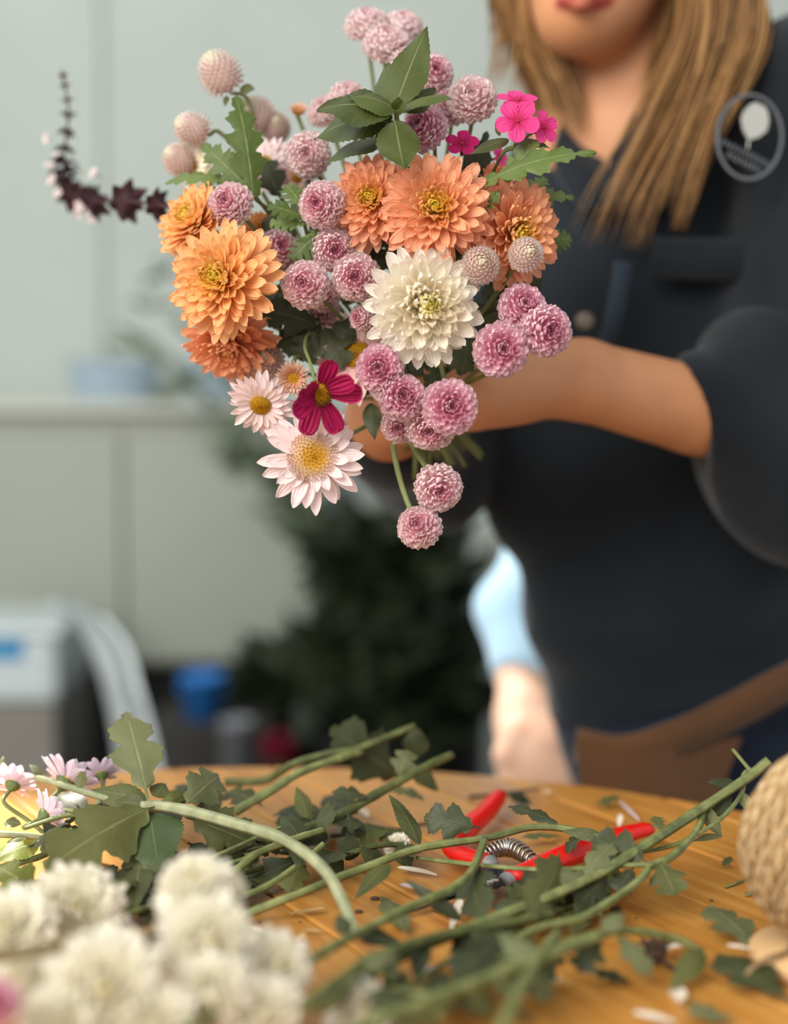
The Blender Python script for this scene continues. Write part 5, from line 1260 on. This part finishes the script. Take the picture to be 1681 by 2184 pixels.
ts('grey stem at the left edge under the lilac daisies', [(-40, 1775, 3.4), (0, 1779, 3.4), (66, 1783, 3.2), (150, 1790, 2.8), (230, 1800, 2.4)], .0024, .002, 'stem_pale', [((60, 1786, 3.2), (14, 1798, 3), 16, 'lance', {}), ((125, 1790, 3), (90, 1756, 4), 30, 'lance', dict(mat='leaf_dark'))])
ts('pair of sunlit stems low at the left edge', [(-30, 1858, 1.2), (0, 1851, 1.3), (93, 1824, 1.8), (200, 1770, 2.4)], .0022, .002, 'stem_dark', [((85, 1798, 2.4), (-20, 1840, 1.6), 60, 'oval', dict(mat='leaf_sunlit')), ((10, 1752, 3.4), (46, 1760, 3.2), 30, 'oval', dict(mat='leaf_grey'))], twigs=[[(-30, 1838, 1.6), (0, 1830, 1.8), (80, 1800, 2.4), (150, 1760, 3)]])
ts('bright green stem behind the left white chrysanthemum', [(-20, 1945, 1), (27, 1930, 1.4), (85, 1908, 1.8), (150, 1890, 2)], .0024, .0022, 'stem', [((88, 1915, 1.6), (-12, 1850, 2.8), 90, 'lobed', dict(mat='leaf_sunlit')), ((20, 1960, 1), (90, 1935, 1.2), 40, 'oval', dict(mat='leaf_sunlit')), ((70, 1925, 1.4), (20, 1895, 2.2), 70, 'lobed', dict(mat='leaf'))])
ts('blurred brown stem lying across the nearest white chrysanthemums', [(-40, 2046, 6), (0, 2038, 6), (133, 2018, 6), (250, 2008, 5.6), (333, 1994, 5), (480, 1950, 3)], .0034, .0030, 'stem_brown', [])
for lb, st, en, sd in [
    ('leafy dark stem at the back of the left pile, ending near the pale arch', (470, 1690, 2.5), (250, 1770, 3.0), 3),
    ('leafy stem buried under the arch of the pale woody stem', (640, 1800, 1.5), (430, 1850, 1.6), 5),
    ('leafy dark stem deepest in the pile above the white stack', (560, 1880, .8), (340, 1900, 1.4), 8),
    ('leafy stem lying behind the large lobed leaf at the left', (260, 1700, 3.0), (90, 1790, 3.0), 11),
    ('leafy stem heaped to the right of the pale arch', (760, 1730, 1.6), (600, 1800, 1.6), 14),
    ('leafy dark stem under the crossing stems in front of the shears', (1240, 1930, 1.0), (1010, 2010, 1.2), 17),
    ('leafy dark stem along the far side of the long stem left of the shears', (870, 1800, 1.0), (720, 1830, 1.0), 27),
    ('leafy stem between the near stems at the bottom centre', (1010, 2150, 1.6), (800, 2110, 1.6), 31),
    ('leafy dark stem under the straight stem in front of the right red handle', (1300, 1900, 1.0), (1130, 1900, 1.2), 33),
    ('leafy stem with dull leaves at the front centre', (1200, 2050, 1.2), (960, 2110, 1.4), 21)]:
    rs = random.Random(sd); lv = []
    for k in range(8):
        f = (k + .5) / 8; bx, by, bh = [st[i] + (en[i] - st[i]) * f for i in range(3)]
        lv.append(((bx, by, bh), (bx + rs.uniform(-75, 60), by + rs.choice((-1, 1)) * rs.uniform(18, 60), max(.3, bh + rs.uniform(-1.2, 1.0))), rs.uniform(46, 74), rs.choice(('lobed', 'lobed', 'oval')), dict(mat=rs.choice(('leaf_dark', 'leaf_dark', 'leaf')), up=(rs.uniform(-.3, .3), -.8, .6))))
    ts(lb, [st, ((st[0] + en[0]) / 2, (st[1] + en[1]) / 2 - 10, (st[2] + en[2]) / 2 + .5), en], .002, .0018, 'stem_dark', lv)
# thin dark twigs
for i, (lb, pts) in enumerate((('thin dark twig lying bare between the leaf pile and the shears', [(705, 1783, .2), (839, 1771, .3), (921, 1754, .4), (990, 1748, .3)]), ('dark seam like twig on the planks right of the red handle', [(1000, 1700, .2), (1090, 1690, .25), (1150, 1682, .25)]))):
    mb = MB(); tube(mb, [T(*p) for p in pts], .0014, .0010, 24, 6); tag(mb.obj('twig', MAT['twig']), lb, 'twig')

# loose leaves
def loose(name, label, cat, b, t, w_, kind, mat, **kw):
    o = empty(name, T(*b), label, cat)
    add_leaf(o, T(*b), T(*t), px2m(w_, (T(*b) - C0).length), kind, mat, name='leaf_blade', **kw); return o


U = dict(up=(0, -.25, 1), arch=.05)
loose('loose_leaf', 'loose deeply lobed leaf on the planks left of the spool base', 'leaf', (1618, 2030, .4), (1510, 1935, .9), 96, 'lobed', 'leaf_grey', **U)
loose('loose_leaf', 'loose dark lobed leaf under the front of the spool base', 'leaf', (1688, 2140, .3), (1528, 2040, .8), 118, 'lobed', 'leaf_dark', **U)
loose('loose_leaf', 'loose grey green leaf at the bottom right corner', 'leaf', (1566, 2178, .3), (1462, 2150, .7), 60, 'lobed', 'leaf_grey', **U)
loose('loose_leaf', 'torn leaf lying beside the blade tips of the shears', 'leaf', (810, 1912, .3), (868, 1992, .4), 50, 'lobed', 'leaf_grey', **U)
loose('loose_leaf', 'dark curled leaf flat on the planks below the drooping stem', 'leaf', (1352, 2098, .2), (1262, 2072, .6), 40, 'lobed', 'leaf_dark', **U)
loose('loose_leaf', 'small leaf scrap on the far planks behind the red handle tip', 'leaf', (1265, 1720, .3), (1322, 1700, .9), 34, 'lobed', 'leaf', **U)
loose('loose_leaf', 'dark leaf at the table edge right of the raised red handle', 'leaf', (1130, 1712, .3), (1078, 1692, .8), 40, 'oval', 'leaf_dark', **U)
loose('loose_leaf', 'tiny curled leaf scrap in the middle of the right planks', 'leaf', (1540, 1850, .2), (1560, 1828, .6), 22, 'fern', 'leaf', **U)
loose('loose_leaf', 'tiny grey leaf chip close to the left side of the spool base', 'leaf', (1588, 1908, .15), (1612, 1902, .3), 14, 'oval', 'leaf_grey', **U)
loose('loose_leaf', 'pale leaf lying behind the steel spring of the shears', 'leaf', (1200, 1785, .3), (1110, 1788, .8), 30, 'lobed', 'leaf_grey', **U)
loose('loose_leaf', 'small dark leaf chip under the bent stem', 'leaf', (1322, 1932, .2), (1306, 1950, .4), 24, 'lobed', 'leaf_dark', **U)
mb = MB(); tube(mb, [T(1548, 1892, .1), T(1575, 1882, .15), T(1602, 1868, .2)], .0009, .0007, 12, 6); tag(mb.obj('stem_clipping', MAT['stem']), 'short thin green stem clipping left of the twine ball', 'stem')

# loose petals
GP = 'fallen petals and scraps on the planks'


def loose_petal(label, b, t, w_, mat, name='loose_petal', curl=.15):
    B_, T_ = T(*b), T(*t); L = (T_ - B_).length; y = (T_ - B_).normalized(); x = y.cross(Vector((0, 0, 1))).normalized(); z = x.cross(y)
    mb = MB(); petal(mb, 0, 0, 0, L, px2m(w_, (B_ - C0).length), 0.0, 0.0, curl, base=.4, peak=.6, tip=.6, rf=.6, rand=random.random(), nv=8, nu=5)
    o = mb.obj(name, MAT[mat]); M = Matrix((y, -x, z)).transposed().to_4x4(); o.matrix_basis = Matrix.Translation(B_) @ M
    return tag(o, label, 'petal', GP)


MAT['dry'] = petal_mat('dry petal', [(0, '#c9a56e'), (1, '#d8bb8c')], '#e6d0a8', .5)
for lb, b, t, w_, mt in [
    ('white petal lying between the yellow bud and the shear blades', (932, 1866, .25), (848, 1852, .5), 26, 'white'),
    ('lilac petal just above the long black blade', (912, 1902, .2), (852, 1888, .5), 22, 'lilac'),
    ('narrow white petal standing on edge below the black blade', (962, 1980, .2), (984, 1915, 1.0), 20, 'white'),
    ('dried tan petal in the clear middle of the planks', (617, 1949, .2), (693, 1938, .4), 16, 'dry'),
    ('pale petal touching the front white chrysanthemum', (582, 1994, .2), (515, 1974, .5), 20, 'white'),
    ('tiny mauve petal half under the dark front stem', (936, 2058, .2), (902, 2076, .5), 18, 'lilac'),
    ('white petal at the bottom edge right of the middle', (1442, 2182, .2), (1350, 2162, .5), 30, 'white'),
    ('round white petal on the right planks below the drooping leaf', (1443, 2098, .2), (1449, 2140, .5), 34, 'white'),
    ('white petal poking from the brown dried calyx', (1412, 2024, .4), (1478, 2014, .5), 24, 'white'),
    ('pale petal under the blurred front leaves', (1150, 2102, .2), (1202, 2090, .5), 20, 'white'),
    ('white petal between the two lobed leaves by the spool', (1604, 2024, 1.2), (1550, 2018, 1.2), 18, 'white'),
    ('white petal on the back planks beside the thin twig', (785, 1742, .2), (768, 1726, .5), 20, 'white'),
    ('white petal scrap nearest the leaf pile on the back planks', (745, 1768, .2), (722, 1758, .4), 18, 'white'),
    ('pale petal on the table edge right of the resting hand', (1150, 1692, .2), (1176, 1690, .5), 16, 'white'),
    ('slim white petal leaning on the right red handle tip', (1318, 1706, .6), (1364, 1752, .8), 10, 'lilac'),
    ('white speck of petal behind the right red handle', (1320, 1762, .2), (1324, 1738, .6), 12, 'white'),
    ('mauve petal scrap at the left end of the long green stem', (536, 1918, .2), (518, 1928, .4), 14, 'lilac'),
    ('dry brown curl below the dried tan petal', (640, 1984, .2), (686, 1986, .3), 9, 'dry'),
    ('short pale stub beside the dry brown curl', (630, 2004, .3), (652, 1992, .4), 12, 'dry'),
    ('greenish tan scrap in front of the pale stub', (625, 2018, .2), (656, 2016, .3), 8, 'dry')]: loose_petal(lb, b, t, w_, mt)
# crumbs
for lb, x, y, r in (('brown crumb right of the hanging lobed leaf', 1518, 1920, 4), ('dark crumb near the plank seam below the bent stem', 1357, 1958, 3), ('brown crumb near the dried tan petal', 553, 1967, 5), ('brown crumb left of the pale stem end', 640, 1966, 3), ('dark husk crumb below the pale stem end', 765, 1944, 8), ('dark husk under the torn leaf', 800, 1916, 9)):
    p = T(x, y, .1); mb = MB(); rr = px2m(r, p.y); lathe(mb, [(0, -rr * .4), (rr * .8, -rr * .3), (rr, .0), (rr * .6, rr * .5), (0, rr * .6)], 9); o = mb.obj('crumb', MAT['twig']); o.location = p; o.scale = (1.3, .8, .7); tag(o, lb, 'crumb', GP)
# dried calyx with spiky sepals
o = empty('dried_calyx', T(1398, 2030, .6), 'brown dried flower calyx on a twig under the drooping stem', 'flower'); c_ = T(1398, 2030, .7)
mb = MB(); lathe(mb, [(0, -.006), (.005, -.004), (.007, .001), (.005, .004), (0, .003)], 12, c_); mb.obj('core', MAT['twig'], o, world_pts=True)
mb = MB()
for k in range(8):
    a_ = k * .785; v_ = Vector((math.cos(a_), math.sin(a_) * .8, .5)); leaf(mb, c_, c_ + v_ * .011, .006, 'lance', up=(0, 0, 1))
mb.obj('sepals', MAT['twig'], o, world_pts=True)
mb = MB(); tube(mb, [c_, T(1430, 2062, .3), T(1475, 2078, .2)], .0014, .0012, 12, 6); mb.obj('stalk', MAT['twig'], o, world_pts=True)
# yellow white bud on the planks
def tflower(kind, x, y, r, h, ax, ay, label, group=None, stem=None, **kw):
    d_ = CF.dot(T(x, y, h) - C0); return flower(kind, x, y, r, d_, ax, ay, label, group, stem, **kw)


tflower('white2', 846, 1803, 32, .9, -40, 40, 'yellowish white bud lying loose between the twig and the long stem', stem=[(880, 1822, CF.dot(T(880, 1822, .4) - C0))])
# lilac daisies seen from behind at the left edge
GL = 'lilac daisies at the left edge of the table'
tflower('lilac', 28, 1672, 56, 5.5, -14, 140, 'leftmost lilac daisy seen from behind, cut by the frame', GL, stem=[(60, 1750, .93), (110, 1790, .92)])
tflower('lilac', 142, 1665, 76, 5.5, -35, 138, 'largest lilac daisy leaning on the left stems, petals up', GL, stem=[(180, 1735, .90), (230, 1760, .9)])
tflower('lilac', 100, 1738, 62, 4, -50, 158, 'lower lilac daisy hanging below the largest one', GL, stem=[(150, 1738, .91), (205, 1755, .91)])
tflower('lilac', 216, 1652, 46, 5.6, 20, 140, 'small lilac daisy behind the upright lobed leaf', GL, stem=[(225, 1715, .95), (250, 1760, .95)])
# white chrysanthemums in the foreground
GW = 'white chrysanthemums lying in the foreground'
for k, x, y, r, d_, ax, ay, lb, st in [
    ('white', 160, 1945, 104, .735, 14, 30, 'white chrysanthemum with a yellow eye, sharpest of the front left ones', [(100, 2010, .77), (60, 2080, .79)]),
    ('white2', 415, 1895, 84, .685, -10, 50, 'topmost white chrysanthemum of the tall front stack', [(430, 2000, .72), (470, 2120, .70)]),
    ('white', 440, 2010, 102, .665, 16, 20, 'middle white chrysanthemum of the tall front stack', [(460, 2100, .69), (480, 2180, .68)]),
    ('white2', 480, 1895, 48, .69, 40, 40, 'small white bloom at the right shoulder of the tall front stack', [(470, 1990, .70), (480, 2120, .69)]),
    ('white', 455, 2115, 86, .65, -10, -10, 'lowest white chrysanthemum of the tall front stack', [(480, 2180, .68), (500, 2240, .68)]),
    ('white2', 220, 2115, 132, .635, 10, 24, 'biggest white chrysanthemum at the bottom left', [(240, 2220, .66), (260, 2290, .66)]),
    ('white', 20, 1985, 92, .70, -10, 30, 'white chrysanthemum cut by the left edge above the brown stem', [(0, 2070, .72), (-20, 2120, .72)]),
    ('white', 60, 2095, 86, .65, -20, 34, 'white chrysanthemum under the brown stem at the left', [(60, 2200, .67), (60, 2260, .67)]),
    ('white2', 585, 2065, 82, .68, 26, 24, 'white chrysanthemum at the right of the tall front stack', [(570, 2140, .70), (560, 2210, .70)]),
    ('white', 560, 2160, 80, .655, 10, 10, 'yellowish white chrysanthemum at the bottom edge', [(560, 2230, .68), (560, 2290, .68)]),
    ('white2', 770, 2165, 76, .69, 10, 34, 'rightmost white chrysanthemum at the bottom edge', [(780, 2230, .70), (790, 2290, .70)]),
    ('white', 330, 2190, 90, .63, 0, 24, 'white chrysanthemum at the bottom edge right of the biggest one', [(330, 2260, .66), (330, 2290, .66)]),
    ('white', 130, 2190, 90, .62, 0, 20, 'white chrysanthemum at the bottom edge left of the biggest one', [(130, 2260, .66), (130, 2290, .66)]),
    ('magenta', -10, 2140, 56, .60, 10, 20, 'blurred purple pink bloom at the bottom left corner', [(-20, 2230, .64), (-20, 2290, .64)])]:
    flower(k, x, y, r * (1.12 if k != 'magenta' else 1), d_, ax, ay, lb, GW, stem=st, sr=.0018)

# ------------------------------------------------------------------ red handled garden shears
MAT['red'] = plain('red grip', '#e0190c', .38, noise=.06, nscale=60)
MAT['steel'] = plain('steel', '#b9b4aa', .28, 1.0)
MAT['blade'] = plain('dark blade', '#26272a', .4, .25)
MAT['collar'] = plain('grey collar', '#8f9092', .5)
sh = empty('garden_shears', T(1050, 1868, 0), 'red handled garden shears lying open on the planks', 'shears')
mb = MB(); tube(mb, [T(1092, 1872, 1.3), T(1150, 1850, 1.3), T(1215, 1822, 1.4), T(1290, 1795, 1.4), T(1350, 1775, 1.4), T(1384, 1768, 1.3)], .0082, .0080, 40, 14, rfun=lambda f: (.85 + .3 * math.sin(math.pi * min(1, f * 1.2))) * (1 if f < .95 else .85), flat=.75); mb.obj('handle', MAT['red'], sh, world_pts=True)
mb = MB(); tube(mb, [T(1040, 1838, 1.2), T(985, 1822, 1.2), T(968, 1800, 1.2), T(1000, 1765, 1.3), T(1040, 1728, 1.3), T(1066, 1694, 1.4)], .0078, .0078, 40, 14, rfun=lambda f: (.85 + .25 * math.sin(math.pi * f)) * (1 if f < .96 else .85), flat=.75); mb.obj('handle', MAT['red'], sh, world_pts=True)
mb = MB(); tube(mb, [T(1096, 1870, 1.2), T(1076, 1878, 1.1)], .0066, .0054, 8, 12, flat=.8); mb.obj('collar', MAT['collar'], sh, world_pts=True)
mb = MB(); tube(mb, [T(1042, 1838, 1.2), T(1050, 1848, 1.1)], .0062, .005, 8, 12, flat=.8); mb.obj('collar', MAT['collar'], sh, world_pts=True)


def blade(pts, w0, name):
    c = spline(pts, 24); t = np.gradient(c, axis=0); t /= np.linalg.norm(t, axis=1)[:, None]; vs, at = [], []
    for i in range(24):
        f = i / 23; s_ = np.cross(t[i], [0, 0, 1]); s_ /= np.linalg.norm(s_); w = w0 * (1 - f) ** .7 * (.7 + .6 * math.sin(math.pi * min(1, f * 1.6))) + .0006; th = .0016 * (1 - .6 * f)
        for a_, b_ in ((-1, -.2), (-1, .2), (.3, 1), (1, .1), (1, -.1), (.3, -1)): vs.append(c[i] + s_ * a_ * w / 2 + np.array([0, 0, b_ * th])); at.append((0, f, .5, 0))
    mb = MB(); mb.add(vs, grid_faces(6, 24, True) + [(5, 4, 3, 2, 1, 0), tuple(23 * 6 + k for k in range(6))], at); return mb.obj(name, MAT['blade'], sh, False, True)


blade([T(1070, 1880, 1.2), T(1020, 1890, 1.0), T(960, 1908, .8), T(838, 1942, .4)], .018, 'blade')
blade([T(1052, 1848, 1.0), T(1042, 1880, .9), T(990, 1905, .7), T(862, 1950, .3)], .015, 'blade')
mb = MB(); pc = T(1048, 1878, 1.25); lathe(mb, [(0, -.004), (.0052, -.004), (.0052, .001), (.004, .0022), (0, .0024)], 20, pc); mb.obj('pivot_bolt', MAT['steel'], sh, world_pts=True)
ca_, cb_ = T(1026, 1822, 1.3), T(1150, 1845, 1.3); mid_ = T(1090, 1808, 1.6); ax_ = spline([ca_, mid_, cb_], 260); mb = MB(); pts_ = []
for i in range(260):
    f = i / 259; a_ = f * 2 * math.pi * 15; tt = Vector(ax_[min(259, i + 1)] - ax_[max(0, i - 1)]).normalized(); u_ = tt.cross(Vector((0, 0, 1))).normalized(); v_ = tt.cross(u_); r_ = .0028 + .0026 * math.sin(math.pi * f)
    pts_.append(Vector(ax_[i]) + u_ * r_ * math.cos(a_) + v_ * r_ * math.sin(a_))
tube(mb, pts_, .0011, .0011, 700, 6); mb.obj('spring', MAT['steel'], sh, world_pts=True)

# ------------------------------------------------------------------ twine ball on a wooden spool
MAT['wood_pale'] = plain('pale wood', '#cfa877', .6, noise=.12, nscale=40)
m = NT('jute twine'); rough(m, .9, .1); rf, t, rnd, u = m.pv()
s_ = m.math('SINE', m.math('ADD', m.math('MULTIPLY', t, 6500.0), m.math('MULTIPLY', u, 6.2832)))
nz = m.noise(420, 3, m.coord()); c = m.mix(m.ramp(m.math('ADD', m.math('MULTIPLY', s_, .22), m.math('MULTIPLY', nz, .8)), [(.2, 0.0), (.7, 1.0)]), '#9a7a50', '#d6bc92'); m.color(c); m.bump(m.math('ADD', s_, nz), .6, .0012); MAT['jute'] = m.m
SP = T(1752, 2060, 0); SP.z = TZ
sp_ = empty('twine_spool', SP, 'ball of natural jute twine wound on a pale wooden spool at the right edge', 'twine')
mb = MB(); lathe(mb, [(0, .0005), (.036, .0005), (.0385, .002), (.0385, .0085), (.037, .0105), (.012, .0105), (.010, .02), (.010, .118), (.014, .118), (.014, .124), (0, .124)], 64, SP); o_ = mb.obj('spool', MAT['wood_pale'], sp_, world_pts=True)
Hh, z0_ = .102, .0165


def prof_r(f): return .010 + .0325 * math.sin(math.pi * min(1, max(0, f)) ** .92) ** .72


def ballpt(f, th, dr=0.0):
    r = prof_r(f) + dr; return SP + Vector((r * math.cos(th), r * math.sin(th), z0_ + Hh * f))


mb = MB(); lathe(mb, [(.010, z0_)] + [(prof_r(i / 30) - .0036, z0_ + Hh * i / 30) for i in range(31)] + [(.010, z0_ + Hh)], 64, SP); mb.obj('wound_core', MAT['jute'], sp_, world_pts=True)
mb = MB(); pts_ = []; CYC = 58; PER = 36
for i in range(CYC * PER):
    c0 = i / PER; q_ = c0 % 1.0; tri = q_ * 2 if q_ < .5 else 2 - q_ * 2
    f = .03 + .94 * tri; hi = .5 - .5 * math.cos(2 * math.pi * q_) if False else (1.0 if q_ < .5 else 0.0)
    pts_.append(ballpt(f, c0 * 2.39996, .0006 * math.sin(c0 * 1.7) + (.0010 if q_ < .5 else -.0014)))
tube(mb, pts_, 0.0017, 0.0017, CYC * PER * 2, 6, cap=True); mb.obj('twine', MAT['jute'], sp_, world_pts=True)
mb = MB(); e_ = [ballpt(.02, -2.9, .001), SP + Vector((-.022, -.012, .013)), SP + Vector((-.034, -.022, .013)), SP + Vector((-.046, -.030, .010)), SP + Vector((-.050, -.033, .004))]
tube(mb, e_, .0013, .0016, 30, 7); mb.obj('loose_end', MAT['jute'], sp_, world_pts=True)
